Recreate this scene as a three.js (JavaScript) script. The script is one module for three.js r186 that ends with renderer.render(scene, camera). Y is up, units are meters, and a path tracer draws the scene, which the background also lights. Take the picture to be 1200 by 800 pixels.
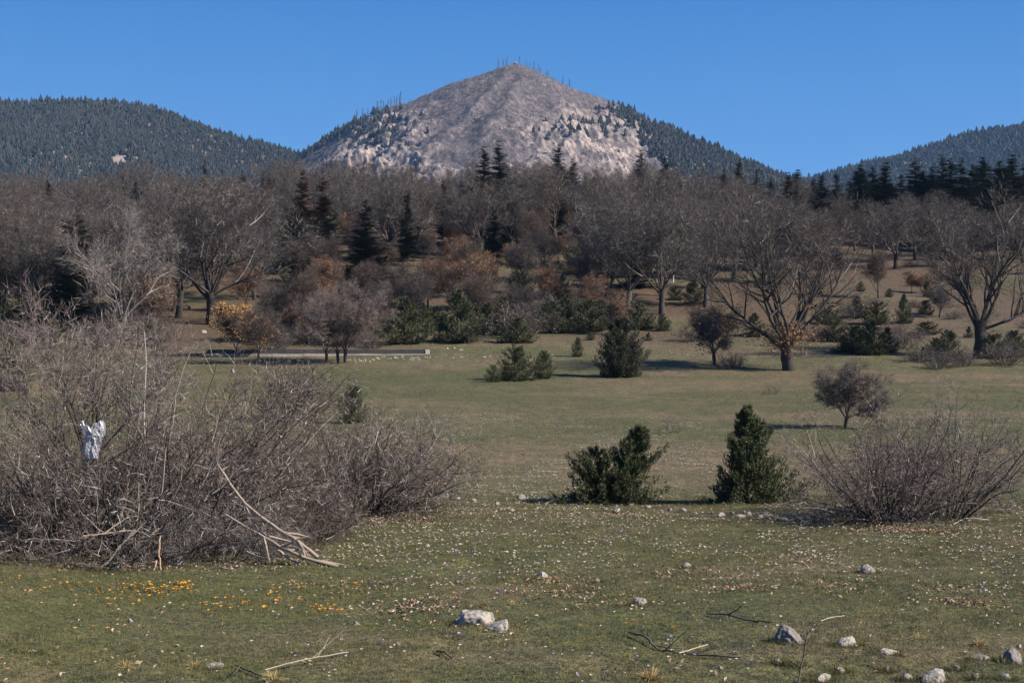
import * as THREE from 'three';
import { mergeVertices } from 'three/addons/utils/BufferGeometryUtils.js';

// ---------------------------------------------------------------- camera, sky, sun, exposure
const EYE = 2.4, F = 1700, HORIZON = 456;          // focal length and horizon row in a 1200 x 800 picture
const scene = new THREE.Scene();
const camera = new THREE.PerspectiveCamera(2 * Math.atan(400 / F) * 180 / Math.PI, 1.5, 0.1, 12000);
const PITCH = Math.atan((HORIZON - 400) / F);
camera.position.set(0, EYE, 0);
camera.lookAt(0, EYE + Math.tan(PITCH), -1);
const renderer = new THREE.WebGLRenderer({ antialias: true });
renderer.setSize(1024, 682);
renderer.toneMapping = THREE.LinearToneMapping;
renderer.toneMappingExposure = 2.0;
renderer.shadowMap.enabled = true;

const SUN = new THREE.Vector3(0.76, 0.59, 0.27).normalize();
const sun = new THREE.DirectionalLight(new THREE.Color(1, 0.91, 0.78), 4.6);
sun.position.copy(SUN).multiplyScalar(400).add(new THREE.Vector3(0, 0, -120));
sun.target.position.set(0, 0, -120);
sun.castShadow = true;
sun.shadow.mapSize.set(4096, 4096);
Object.assign(sun.shadow.camera, { left: -260, right: 260, top: 260, bottom: -260, near: 1, far: 1200 });
scene.add(sun, sun.target);
{ // clear sky: deep blue overhead, paler towards the horizon, a soft brightening round the sun
  const W = 512, H = 256, data = new Float32Array(W * H * 4);
  const zen = [0.010, 0.042, 0.135], mid = [0.023, 0.110, 0.305], hor = [0.105, 0.248, 0.465];
  for (let r = 0; r < H; r++) {
    const el = ((r + 0.5) / H - 0.5) * Math.PI, y = Math.sin(el);
    for (let c = 0; c < W; c++) {
      const az = ((c + 0.5) / W - 0.5) * 2 * Math.PI, x = Math.cos(az) * Math.cos(el), z = Math.sin(az) * Math.cos(el);
      const cs = x * SUN.x + y * SUN.y + z * SUN.z, glow = 0.05 * Math.pow(Math.max(0, cs), 6) + 0.12 * Math.pow(Math.max(0, cs), 60);
      const t = Math.max(0, y), a = Math.min(1, t / 0.28), b = Math.min(1, Math.max(0, (t - 0.28) / 0.72));
      for (let k = 0; k < 3; k++) {
        const lo = hor[k] + (mid[k] - hor[k]) * Math.pow(a, 1.1);
        const v = b > 0 ? mid[k] + (zen[k] - mid[k]) * Math.pow(b, 0.7) : lo;
        data[(r * W + c) * 4 + k] = (v + glow) * (y < 0 ? 0.5 : 1);
      }
      data[(r * W + c) * 4 + 3] = 1;
    }
  }
  const tex = new THREE.DataTexture(data, W, H, THREE.RGBAFormat, THREE.FloatType);
  tex.mapping = THREE.EquirectangularReflectionMapping; tex.magFilter = THREE.LinearFilter; tex.needsUpdate = true;
  scene.background = tex; scene.environment = tex;
}
scene.fog = new THREE.FogExp2(new THREE.Color(0.30, 0.56, 1.0), 0.00006);

// ---------------------------------------------------------------- helpers
const V = (x, y, z) => new THREE.Vector3(x, y, z);
function rng(seed) { let s = seed | 0; return () => { s = (s + 0x6d2b79f5) | 0; let t = Math.imul(s ^ (s >>> 15), 1 | s); t = (t + Math.imul(t ^ (t >>> 7), 61 | t)) ^ t; return ((t ^ (t >>> 14)) >>> 0) / 4294967296; }; }
const hash = (x, y, z) => { let h = Math.imul(x, 374761393) ^ Math.imul(y, 668265263) ^ Math.imul(z, 1274126177); h = Math.imul(h ^ (h >>> 13), 1274126177); return ((h ^ (h >>> 16)) >>> 0) / 4294967296; };
function noise(x, y, z = 0) {
  const i = Math.floor(x), j = Math.floor(y), k = Math.floor(z), f = (t) => t * t * (3 - 2 * t), u = f(x - i), v = f(y - j), w = f(z - k);
  const L = (a, b, t) => a + (b - a) * t, q = (a, b, c) => hash(i + a, j + b, k + c);
  const A = L(L(q(0, 0, 0), q(1, 0, 0), u), L(q(0, 1, 0), q(1, 1, 0), u), v);
  return w === 0 ? A : L(A, L(L(q(0, 0, 1), q(1, 0, 1), u), L(q(0, 1, 1), q(1, 1, 1), u), v), w);
}
function fbm(x, y, o = 4, z = 0) { let s = 0, a = 0.5, n = 0; for (let k = 0; k < o; k++) { s += a * noise(x, y, z); n += a; a *= 0.5; x = x * 2.03 + 17.1; y = y * 2.03 + 9.2; z = z * 2.03 + (z ? 5.3 : 0); } return s / n; }
const clamp = THREE.MathUtils.clamp, lerp = THREE.MathUtils.lerp, sstep = (a, b, x) => { const t = clamp((x - a) / (b - a), 0, 1); return t * t * (3 - 2 * t); };
const mixc = (a, b, t) => [lerp(a[0], b[0], t), lerp(a[1], b[1], t), lerp(a[2], b[2], t)];
function table(points) { // smooth curve through (x, y) points
  const X = points.map((p) => p[0]), Y = points.map((p) => p[1]), n = X.length, m = [];
  for (let i = 0; i < n; i++) { const a = Math.max(0, i - 1), b = Math.min(n - 1, i + 1); m.push((Y[b] - Y[a]) / (X[b] - X[a])); }
  return (x) => {
    if (x <= X[0]) return Y[0]; if (x >= X[n - 1]) return Y[n - 1];
    let i = 0; while (x > X[i + 1]) i++;
    const h = X[i + 1] - X[i], t = (x - X[i]) / h, t2 = t * t, t3 = t2 * t;
    return (2 * t3 - 3 * t2 + 1) * Y[i] + (t3 - 2 * t2 + t) * h * m[i] + (-2 * t3 + 3 * t2) * Y[i + 1] + (t3 - t2) * h * m[i + 1];
  };
}
const taken = {};
function numbered(name) { const k = (taken[name] = (taken[name] ?? -1) + 1); return k ? name + '_' + String(k).padStart(3, '0') : name; }
function tag(o, label, category, group, kind) { o.userData = { label, category }; if (group) o.userData.group = group; if (kind) o.userData.kind = kind; return o; }
function put(o, name, label, category, group, kind) { o.name = numbered(name); tag(o, label, category, group, kind); scene.add(o); return o; }
function part(parent, name, geo, mat) { const m = new THREE.Mesh(geo, mat); m.name = name; m.castShadow = m.receiveShadow = true; parent.add(m); return m; }
function meshOf(geo, mat) { const m = new THREE.Mesh(geo, mat); m.castShadow = m.receiveShadow = true; return m; }
const std = (o) => new THREE.MeshStandardMaterial({ roughness: 0.95, metalness: 0, ...o });
const MV = std({ vertexColors: true });                                    // matte, coloured per vertex
const MVS = std({ vertexColors: true, side: THREE.DoubleSide });
const MLEAF = new THREE.MeshPhysicalMaterial({ vertexColors: true, roughness: 0.9, side: THREE.DoubleSide });
const MPINE = std({ vertexColors: true, side: THREE.DoubleSide, roughness: 0.75 });

class Faces { // triangles with colours; flat
  constructor() { this.p = []; this.c = []; }
  tri(a, b, c, col) { this.p.push(a.x, a.y, a.z, b.x, b.y, b.z, c.x, c.y, c.z); for (let k = 0; k < 3; k++) this.c.push(col[0], col[1], col[2]); }
  geo() {
    const g = new THREE.BufferGeometry();
    g.setAttribute('position', new THREE.Float32BufferAttribute(this.p, 3)); g.setAttribute('color', new THREE.Float32BufferAttribute(this.c, 3));
    g.computeVertexNormals(); return g;
  }
}
class Tubes {
  constructor() { this.p = []; this.n = []; this.c = []; this.i = []; }
  add(pts, rad, sides, col, lump = 0) {
    const start = this.p.length / 3, m = pts.length, t = V(), a = V(), b = V();
    for (let k = 0; k < m; k++) {
      t.copy(pts[Math.min(m - 1, k + 1)]).sub(pts[Math.max(0, k - 1)]).normalize();
      if (k === 0) { a.set(Math.abs(t.y) > 0.9 ? 1 : 0, Math.abs(t.y) > 0.9 ? 0 : 1, 0); }
      a.addScaledVector(t, -a.dot(t)).normalize(); b.crossVectors(t, a);
      for (let s = 0; s < sides; s++) {
        const w = s / sides * 2 * Math.PI, cx = Math.cos(w), sx = Math.sin(w);
        const nx = a.x * cx + b.x * sx, ny = a.y * cx + b.y * sx, nz = a.z * cx + b.z * sx;
        const r = rad[k] * (lump ? 1 + lump * (noise(pts[k].x * 2.3 + cx * 1.7, pts[k].y * 1.6, sx * 1.7 + 3.3) - 0.5) * 2 : 1);
        this.p.push(pts[k].x + nx * r, pts[k].y + ny * r, pts[k].z + nz * r); this.n.push(nx, ny, nz);
        const q = 0.8 + 0.4 * hash(s * 7 + k, start, 5); this.c.push(col[0] * q, col[1] * q, col[2] * q);
      }
    }
    for (let k = 0; k < m - 1; k++) for (let s = 0; s < sides; s++) {
      const A = start + k * sides + s, B = start + k * sides + (s + 1) % sides;
      this.i.push(A, B, A + sides, B, B + sides, A + sides);
    }
    if (sides > 3) for (let s = 1; s < sides - 1; s++) { const e = start + (m - 1) * sides; this.i.push(e, e + s, e + s + 1); this.i.push(start, start + s + 1, start + s); }
  }
  geo() {
    const g = new THREE.BufferGeometry();
    g.setAttribute('position', new THREE.Float32BufferAttribute(this.p, 3)); g.setAttribute('normal', new THREE.Float32BufferAttribute(this.n, 3));
    g.setAttribute('color', new THREE.Float32BufferAttribute(this.c, 3)); g.setIndex(this.i); return g;
  }
}
const randDir = (R) => { const z = R() * 2 - 1, a = R() * 6.2832, s = Math.sqrt(1 - z * z); return V(s * Math.cos(a), z, s * Math.sin(a)); };
const rr = (R, a, b) => a + (b - a) * R();
function bendAway(dir, ang, R) { // dir turned by ang towards a random side
  const o = randDir(R); o.addScaledVector(dir, -o.dot(dir)).normalize();
  return dir.clone().multiplyScalar(Math.cos(ang)).addScaledVector(o, Math.sin(ang)).normalize();
}
const tint = (c, R, s = 0.2) => { const q = 1 - s + 2 * s * R(); return [c[0] * q, c[1] * q * (0.97 + 0.06 * R()), c[2] * q]; };

// ---------------------------------------------------------------- the lie of the land
const rise = table([[-4000, 2], [-300, 0.4], [-20, 0], [0, 0], [42, 0], [60, 0.9], [80, 2.0], [100, 3.5], [120, 6], [150, 10.4], [200, 20], [250, 29.5], [300, 37], [350, 41], [420, 40], [650, 33], [4000, 28]]);
function ground(x, z) {
  const d = -z, w = sstep(6, 40, d);
  let h = rise(d) + (fbm(x * 0.03 + 5, z * 0.03, 3) - 0.5) * (0.5 + 3 * sstep(90, 260, d)) * w;
  const r = Math.hypot(x, z);
  if (r < 160) h += (fbm(x * 0.35 + 31, z * 0.35 + 7, 3) - 0.5) * 0.2 + (r < 60 ? (noise(x * 2.1, z * 2.1) - 0.5) * 0.05 : 0);
  return h;
}
const CP = Math.cos(PITCH), SP = Math.sin(PITCH);
function ray(px, py) { const x = (px - 600) / F, y = (400 - py) / F; return V(x, y * CP + SP, -CP + y * SP).normalize(); }
function at(px, py) { // where the sight line through a picture point meets the ground
  const r = ray(px, py); let t = 6;
  for (; t < 900; t *= 1.004) if (EYE + r.y * t < ground(r.x * t, r.z * t)) break;
  const x = r.x * t, z = r.z * t; return V(x, ground(x, z), z);
}
function atDepth(px, d) { const x = (px - 600) / F * d; return V(x, ground(x, -d), -d); }
function pxPerM(p) { return F / -p.z; }
function rowAt(p) { const y = p.y - EYE, d = -p.z; return HORIZON - y / d * F; }

// ---------------------------------------------------------------- the meadow and the slope
const patchy = (x, z, mid) => clamp(0.36 + (fbm(x * 0.045 + 799.2, z * 0.06 + 280.8, 3) - 0.5) * 1.5 + (mid - 0.5) * 1.3, 0, 1); // 0 green turf, 1 dry olive turf
function soil(x, z) {
  const big = fbm(x * 0.08 + 3, z * 0.08, 4), mid = fbm(x * 0.45, z * 0.45 + 40, 3), dry = fbm(x * 0.05 + 452.6, z * 0.12 + 335.8, 4);
  const green = [0.112, 0.118, 0.034], olive = [0.165, 0.142, 0.066], tan = [0.25, 0.175, 0.11], leaf = [0.14, 0.082, 0.048];
  let c = mixc(green, olive, patchy(x, z, mid));
  const t = sstep(0.50, 0.66, dry) * 0.5 + sstep(0.62, 0.72, mid) * 0.35;
  c = mixc(c, tan, clamp(t, 0, 0.85));
  const wood = sstep(104, 140, -z + (big - 0.5) * 40) * sstep(0.34, 0.56, fbm(x * 0.05 + 8, z * 0.05 + 2, 4) + 0.06);
  c = mixc(c, leaf, wood * 0.85);
  const q = (0.85 + 0.3 * noise(x * 1.7, z * 1.7)) * 0.95; return [c[0] * q, c[1] * q, c[2] * q];
}
function grainTexture(size, seed, make, srgb) {
  const data = new Uint8Array(size * size * 4);
  for (let j = 0; j < size; j++) for (let i = 0; i < size; i++) { const v = make(i, j, size); const o = (j * size + i) * 4; data[o] = v[0]; data[o + 1] = v[1]; data[o + 2] = v[2]; data[o + 3] = 255; }
  const t = new THREE.DataTexture(data, size, size); t.wrapS = t.wrapT = THREE.RepeatWrapping; t.magFilter = THREE.LinearFilter; t.minFilter = THREE.LinearMipmapLinearFilter;
  if (srgb) t.colorSpace = THREE.SRGBColorSpace; t.needsUpdate = true; return t;
}
function tileNoise(i, j, n, cells, seed) { const x = i / n * cells, y = j / n * cells, a = Math.floor(x), b = Math.floor(y), f = (t) => t * t * (3 - 2 * t), u = f(x - a), v = f(y - b), q = (p, r) => hash((a + p) % cells, (b + r) % cells, seed); return lerp(lerp(q(0, 0), q(1, 0), u), lerp(q(0, 1), q(1, 1), u), v); }
const turfMap = grainTexture(1024, 1, (i, j, n) => {
  const a = tileNoise(i, j, n, 512, 1), b = tileNoise(i, j, n, 160, 2), c = tileNoise(i, j, n, 40, 3), s = tileNoise(i, j, n, 256, 9);
  let v = 0.42 + 0.30 * (a - 0.5) * 2 * 0.8 + 0.22 * (b - 0.5) * 2 + 0.12 * (c - 0.5) * 2; v = clamp(v + 0.32, 0.2, 1);
  const straw = s > 0.86 ? 1 : 0;
  return [255 * clamp(v + 0.10 * straw + 0.06 * (c - 0.5), 0, 1), 255 * clamp(v + 0.05 * straw, 0, 1), 255 * clamp(v * 0.97, 0, 1)];
}, true);
const turfBump = grainTexture(1024, 2, (i, j, n) => { const v = 255 * clamp(0.45 * tileNoise(i, j, n, 512, 5) + 0.35 * tileNoise(i, j, n, 170, 6) + 0.3 * tileNoise(i, j, n, 48, 7), 0, 1); return [v, v, v]; }, false);
{
  const ang = []; for (let a = -180; a < -26; a += 7) ang.push(a); for (let a = -26; a <= 26.001; a += 0.22) ang.push(a); for (let a = 33; a < 180; a += 7) ang.push(a); ang.push(180);
  const rad = [0.05, 1.2, 2.5, 4, 5.5]; let r = 6.5; while (r < 3000) { rad.push(r); r *= r < 60 ? 1.012 : r < 400 ? 1.017 : 1.06; } rad.push(3000);
  const P = [], C = [], U = [], I = [], n = ang.length;
  for (const q of rad) for (const a of ang) {
    const x = Math.sin(a * Math.PI / 180) * q, z = -Math.cos(a * Math.PI / 180) * q, y = ground(x, z);
    P.push(x, y, z); C.push(...soil(x, z)); U.push(x / 7, z / 7);
  }
  for (let k = 0; k < rad.length - 1; k++) for (let a = 0; a < n - 1; a++) { const A = k * n + a; I.push(A, A + 1, A + n, A + 1, A + n + 1, A + n); }
  const g = new THREE.BufferGeometry(); g.setAttribute('position', new THREE.Float32BufferAttribute(P, 3)); g.setAttribute('color', new THREE.Float32BufferAttribute(C, 3)); g.setAttribute('uv', new THREE.Float32BufferAttribute(U, 2)); g.setIndex(I); g.computeVertexNormals();
  const m = meshOf(g, std({ vertexColors: true, map: turfMap, bumpMap: turfBump, bumpScale: 0.03 }));
  put(m, 'ground', 'grazed green and straw coloured meadow rising into leaf covered slope', 'meadow', null, 'structure');
}
console.log('ground');

// ---------------------------------------------------------------- mountain and hills far behind
function crest(points, D) { const s = table(points.map(([px, py]) => [(px - 600) / F * D, EYE + (HORIZON - py) / F * D])); return s; }
const DM = 1800, DL = 1900, DR = 2600;
const crestM = crest([[120, 260], [240, 232], [300, 205], [340, 190], [370, 171], [400, 151], [430, 135], [460, 122], [480, 117], [500, 108], [530, 95], [560, 86], [580, 79], [598, 73], [612, 74], [640, 86], [670, 101], [700, 111], [730, 123], [755, 135], [790, 153], [820, 166], [850, 179], [880, 192], [950, 218], [1100, 262]], DM);
const crestL = crest([[-420, 165], [-250, 140], [-120, 122], [0, 121], [60, 119], [130, 121], [170, 126], [210, 138], [250, 153], [290, 166], [330, 176], [360, 186], [420, 212], [520, 255]], DL);
const crestR = crest([[800, 262], [900, 225], [960, 207], [1000, 196], [1040, 188], [1090, 172], [1140, 157], [1200, 147], [1290, 138], [1400, 140], [1560, 170]], DR);
function ridged(x, y, o) { let s = 0, a = 0.5; for (let k = 0; k < o; k++) { s += a * (1 - Math.abs(noise(x, y) * 2 - 1)); a *= 0.5; x = x * 2.1 + 3; y = y * 2.1 + 8; } return s; }
const SUMX = (605 - 600) / F * DM;
function mountainMasks(x, d) {
  const t = DM - d, n = fbm(x * 0.012, d * 0.012, 4), h = crestM(x);
  // rocky bands: lower apron, the right-hand crag, the left shoulder
  const slope = crestM(x) - 0.5 * t;
  const apron = sstep(285, 215, slope) * (0.2 + 1.1 * n);
  const crag = Math.exp(-(((x - 95) / 75) ** 2)) * Math.exp(-(((slope - 285) / 38) ** 2)) * 1.2;
  const should = Math.exp(-(((x + 145) / 50) ** 2)) * sstep(350, 310, slope + 40 * (n - 0.5)) * 1.5;
  const rock = clamp((apron + crag + should) * (0.35 + 1.3 * fbm(x * 0.03 + 4, d * 0.03, 3)) - 0.12 + 0.5 * (n - 0.5), 0, 1);
  return { rock, slope };
}
function mountainH(x, d) {
  const t = DM - d, w = Math.min(110, 0.4 * Math.abs(t)); let h = (crestM(x - w) + 2 * crestM(x) + crestM(x + w) + crestM(x - w * 0.5) * 1.5 + crestM(x + w * 0.5) * 1.5) / 7;
  if (t >= 0) h -= 0.5 * t; else h += 0.55 * t;
  const r = Math.hypot(x - SUMX, t), a = Math.atan2(x - SUMX, Math.abs(t) + 1);
  const spur = (ridged(a * 2.2 + 7.35 + r * 0.0016, r * 0.0025 + 2, 2) - 0.42) * Math.min(55, r * 0.14) * sstep(0, 90, Math.abs(t));
  h += spur + (fbm(x * 0.02, d * 0.02, 3) - 0.5) * 26 * sstep(0, 60, Math.abs(t));
  const { rock } = mountainMasks(x, d);
  h += (ridged(x * 0.045, d * 0.045, 3) - 0.45) * (4.0 + 17 * rock) * sstep(-5, 25, Math.abs(t)) + (noise(x * 0.22, d * 0.22) - 0.5) * (1.2 + 3.5 * rock) + (noise(x * 0.41 + 7, d * 0.41) - 0.5) * (1.2 + 2.2 * rock);
  return h;
}
function hillH(cr, D, k, amp) { return (x, d) => { const t = D - d; let h = cr(x) - (t >= 0 ? k : 0.5) * Math.abs(t); h += (fbm(x * 0.006 + 50, d * 0.006, 3) - 0.5) * amp * sstep(0, 120, Math.abs(t)); return h; }; }
const hillL = hillH(crestL, DL, 0.42, 70), hillR = hillH(crestR, DR, 0.40, 80);
function steps(spans) { const o = [spans[0][0]]; for (const [a, b, n] of spans) for (let k = 1; k <= n; k++) o.push(lerp(a, b, k / n)); return o; }
function relief(H, color, x0, x1, d0, d1, nx, nd, xs, ds) { // xs, ds: optional finer spacing where the slope is in view
  const P = [], C = [], I = []; if (xs) { nx = xs.length - 1; nd = ds.length - 1; }
  for (let j = 0; j <= nd; j++) for (let i = 0; i <= nx; i++) { const x = xs ? xs[i] : lerp(x0, x1, i / nx), d = ds ? ds[j] : lerp(d0, d1, j / nd); P.push(x, H(x, d), -d); C.push(...color(x, d)); }
  for (let j = 0; j < nd; j++) for (let i = 0; i < nx; i++) { const A = j * (nx + 1) + i; I.push(A, A + 1, A + nx + 1, A + 1, A + nx + 2, A + nx + 1); }
  const g = new THREE.BufferGeometry(); g.setAttribute('position', new THREE.Float32BufferAttribute(P, 3)); g.setAttribute('color', new THREE.Float32BufferAttribute(C, 3)); g.setIndex(I); g.computeVertexNormals(); return g;
}
function flankWood(x, d) { // where firs grow on the mountain
    const t = DM - d, n = fbm(x * 0.02 + 9, d * 0.02, 3), px = x / d * F + 600, py = HORIZON - (mountainH(x, d) - EYE) / d * F, edge = crestM(x) - 0.5 * t;
    const right = sstep(0.3, 0.5, sstep(730, 795, px + (n - 0.5) * 90 - Math.max(0, py - 165) * 0.9 + Math.max(0, 150 - py) * 0.4));
    const left = sstep(430, 380, px + (n - 0.5) * 50) * sstep(16, 2, py - (HORIZON - (crestM(x) - EYE) / DM * F) - (n - 0.5) * 20 - (px < 345 ? 10 : 0));
    const patch = Math.exp(-(((px - 440) / 26) ** 2) - ((py - 152) / 17) ** 2) * 1.1 * n + Math.exp(-(((px - 735) / 22) ** 2) - ((py - 136) / 9) ** 2) * 0.9 * n + Math.exp(-(((px - 690) / 45) ** 2) - ((py - 150) / 8) ** 2) * 0.16;
    return Math.max(right, left, patch * 1.3) * 0.97;
}
const rockCol = [0.30, 0.243, 0.222], scrubCol = [0.080, 0.066, 0.069];
put(meshOf(relief(mountainH, (x, d) => {
  const { rock } = mountainMasks(x, d), f = noise(x * 0.33, d * 0.33), g = fbm(x * 0.05, d * 0.05, 3);
  const fine = noise(x * 0.14 + 60, d * 0.14), k = clamp(rock * 1.0 * sstep(0.3, 0.62, fine * 0.6 + f * 0.4) + 0.22 * sstep(0.62, 0.8, f) + (g - 0.5) * 0.5, 0, 1);
  return mixc(scrubCol, rockCol, k).map((v) => v * (0.5 + 1.0 * hash(Math.floor(x * 0.55), Math.floor(d * 0.4), 1)));
}, -560, 560, 1120, 2150, 0, 0, steps([[-560, -390, 26], [-390, 390, 460], [390, 560, 26]]), steps([[1120, 1390, 26], [1390, 1830, 300], [1830, 2150, 24]])), MV), 'mountain', 'bare pinkish grey conical mountain with burnt slopes and rock bands', 'mountain', null, 'structure');
const outcrop = (x, d) => { const px = x / d * F + 600, y = HORIZON - (hillL(x, d) - EYE) / d * F; return Math.max(0.8 * Math.exp(-(((px - 86) / 9) ** 2) - ((y - 160) / 9) ** 2), 0.8 * Math.exp(-(((px - 70) / 10) ** 2) - ((y - 176) / 6) ** 2), 0.8 * Math.exp(-(((px - 140) / 16) ** 2) - ((y - 187) / 7) ** 2)); };
put(meshOf(relief(hillL, (x, d) => mixc([0.13, 0.105, 0.075], rockCol, clamp(outcrop(x, d) * 1.6 * noise(x * 0.12, d * 0.12) + 0.1 * noise(x * 0.05, d * 0.05), 0, 1)), -1150, -60, 1150, 2250, 240, 220), MV), 'hill', 'rounded hill covered in dark blue green fir forest with rock outcrops', 'hill', null, 'structure');
put(meshOf(relief(hillR, (x, d) => mixc([0.13, 0.105, 0.075], [0.11, 0.11, 0.06], noise(x * 0.05, d * 0.05)), 300, 1450, 1750, 3000, 160, 140), MV), 'hill', 'distant blue fir covered ridge rising beyond the conifer row', 'hill', null, 'structure');

function farFir(seed) {
  const R = rng(seed), f = new Faces(), H = 1, tiers = 6;
  for (let k = 0; k < tiers; k++) {
    const y0 = 0.06 + 0.78 * k / tiers, r = (0.24 * (1 - k / (tiers + 0.6)) + 0.02), tip = V(rr(R, -0.02, 0.02), Math.min(1, y0 + 0.34 + 0.1 * R()), rr(R, -0.02, 0.02)), n = 7;
    if (k === tiers - 1) tip.y = 1;
    const ring = []; for (let s = 0; s < n * 2; s++) { const a = s / n * Math.PI + R() * 0.3, q = r * (s % 2 ? rr(R, 0.35, 0.6) : rr(R, 0.75, 1.25)); ring.push(V(Math.cos(a) * q, y0 + (s % 2 ? 0.05 : -0.03 * R()), Math.sin(a) * q)); }
    for (let s = 0; s < n * 2; s++) f.tri(ring[s], tip, ring[(s + 1) % (n * 2)], tint([0.9, 0.9, 0.9], R, 0.25));
  }
  return f.geo();
}
function farSnag(seed) {
  const R = rng(seed), t = new Tubes();
  t.add([V(0, -0.1, 0), V(rr(R, -0.02, 0.02), 0.5, 0), V(rr(R, -0.05, 0.05), 1, 0)], [0.022, 0.017, 0.004], 3, [1, 1, 1]);
  for (let k = 0; k < 12; k++) { const y = rr(R, 0.3, 0.97), a = R() * 6.28, l = rr(R, 0.07, 0.2) * (1.2 - y); t.add([V(0, y, 0), V(Math.cos(a) * l, y + l * rr(R, 0.2, 0.9), Math.sin(a) * l)], [0.009, 0.003], 3, [1, 1, 1]); }
  return t.geo();
}
function scatter(geo, mat, list, name, label, category) {
  const m = new THREE.InstancedMesh(geo, mat, list.length), q = new THREE.Object3D(), c = new THREE.Color();
  list.forEach((e, i) => { q.position.copy(e.p); q.rotation.set(e.rx ?? 0, e.ry ?? 0, e.rz ?? 0); q.scale.set(e.s * (e.w ?? 1), e.s * (e.h ?? 1), e.s * (e.w ?? 1)); q.updateMatrix(); m.setMatrixAt(i, q.matrix); m.setColorAt(i, c.setRGB(...e.c)); });
  m.castShadow = m.receiveShadow = true;
  return put(m, name, label, category, null, 'stuff');
}
const firG = [farFir(3), farFir(8), farFir(21)];
function woods(H, x0, x1, d0, d1, step, seed, keep, size, name, label, cat) {
  const R = rng(seed), lists = [[], [], []];
  for (let x = x0; x < x1; x += step) for (let d = d0; d < d1; d += step) {
    const u = x + rr(R, -0.6, 0.6) * step, v = d + rr(R, -0.6, 0.6) * step, k = keep(u, v), q = R();
    if (q > k) continue;
    const h = H(u, v); if (h < 30) continue;
    const clump = fbm(u * 0.03, v * 0.03, 3), b = (0.6 + 0.8 * R()) * (0.5 + 1.0 * clump), warm = R() < 0.1 ? 1.9 : 1;
    lists[Math.floor(R() * 3)].push({ p: V(u, h - 0.4, -v), s: lerp(size[0], size[1], R() * R()) * (0.75 + 0.6 * clump), w: rr(R, 1.1, 2.0), ry: R() * 6.28, c: [0.0165 * b * warm, 0.023 * b, 0.0175 * b] });
  }
  lists.forEach((l, i) => l.length && scatter(firG[i], MPINE, l, name, label, cat));
  return lists.reduce((a, l) => a + l.length, 0);
}
const nFir = [
  woods(hillL, -1100, -90, 1500, 1960, 4.8, 11, (x, d) => (outcrop(x, d) > 0.3 ? 0.3 : 0.96) * (x > -330 && mountainH(x, d) > hillL(x, d) ? 0 : 1), [7, 13], 'fir_forest', 'dense dark fir forest covering the rounded hill', 'forest'),
  woods(hillR, 480, 1350, 2200, 2660, 6.2, 12, () => 0.97, [9, 15], 'fir_forest', 'blue dark fir forest on the most distant ridge', 'forest'),
  woods(mountainH, -420, 420, 1380, 1860, 4.6, 13, flankWood, [7, 13], 'fir_forest', 'dark firs spreading over the flanks of the mountain', 'forest'),
];
{ // burnt standing trunks and pale boulders of the mountain: too many and too far to count
  const R = rng(77), snags = [[], []], stones = [[], []];
  for (let k = 0; k < 26000; k++) {
    const x = rr(R, -330, 330), d = rr(R, 1400, 1815), { rock } = mountainMasks(x, d), px = x / d * F + 600;
    if (px > 790 || R() < rock * 0.8) continue;
    const g = 0.6 + 0.7 * R(), ash = R() < 0.25;
    snags[k % 2].push({ p: V(x, mountainH(x, d), -d), s: rr(R, 1.5, 4.2), w: rr(R, 1.0, 2.2), ry: R() * 6.28, rx: rr(R, -0.12, 0.12), rz: rr(R, -0.12, 0.12), c: ash ? [0.3 * g, 0.27 * g, 0.26 * g] : [0.1 * g, 0.085 * g, 0.09 * g] });
  }
  for (let k = 0; k < 15000; k++) {
    const x = rr(R, -330, 330), d = rr(R, 1400, 1810), { rock } = mountainMasks(x, d);
    if (R() > rock * rock * 1.3 + 0.03) continue;
    const b = rr(R, 0.75, 1.2); stones[k % 2].push({ p: V(x, mountainH(x, d), -d), s: Math.pow(R(), 3) * 1.6 + 0.4, ry: R() * 6, rx: R() * 3, h: rr(R, 0.6, 1.1), c: [0.28 * b, 0.225 * b, 0.2 * b] });
  }
  [1, 2].forEach((s, i) => scatter(farSnag(s), MV, snags[i], 'burnt_wood', 'standing burnt tree trunks spread over the bare mountain face', 'dead trees'));
  [1, 2].forEach((s, i) => scatter(rockGeo(s + 40, 1, [1, 0.8, 1], 0.35), MV, stones[i], 'boulder_scree', 'pale pink limestone boulders strewn over the mountain face', 'boulders'));
}
console.log('hills', nFir.join());

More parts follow.
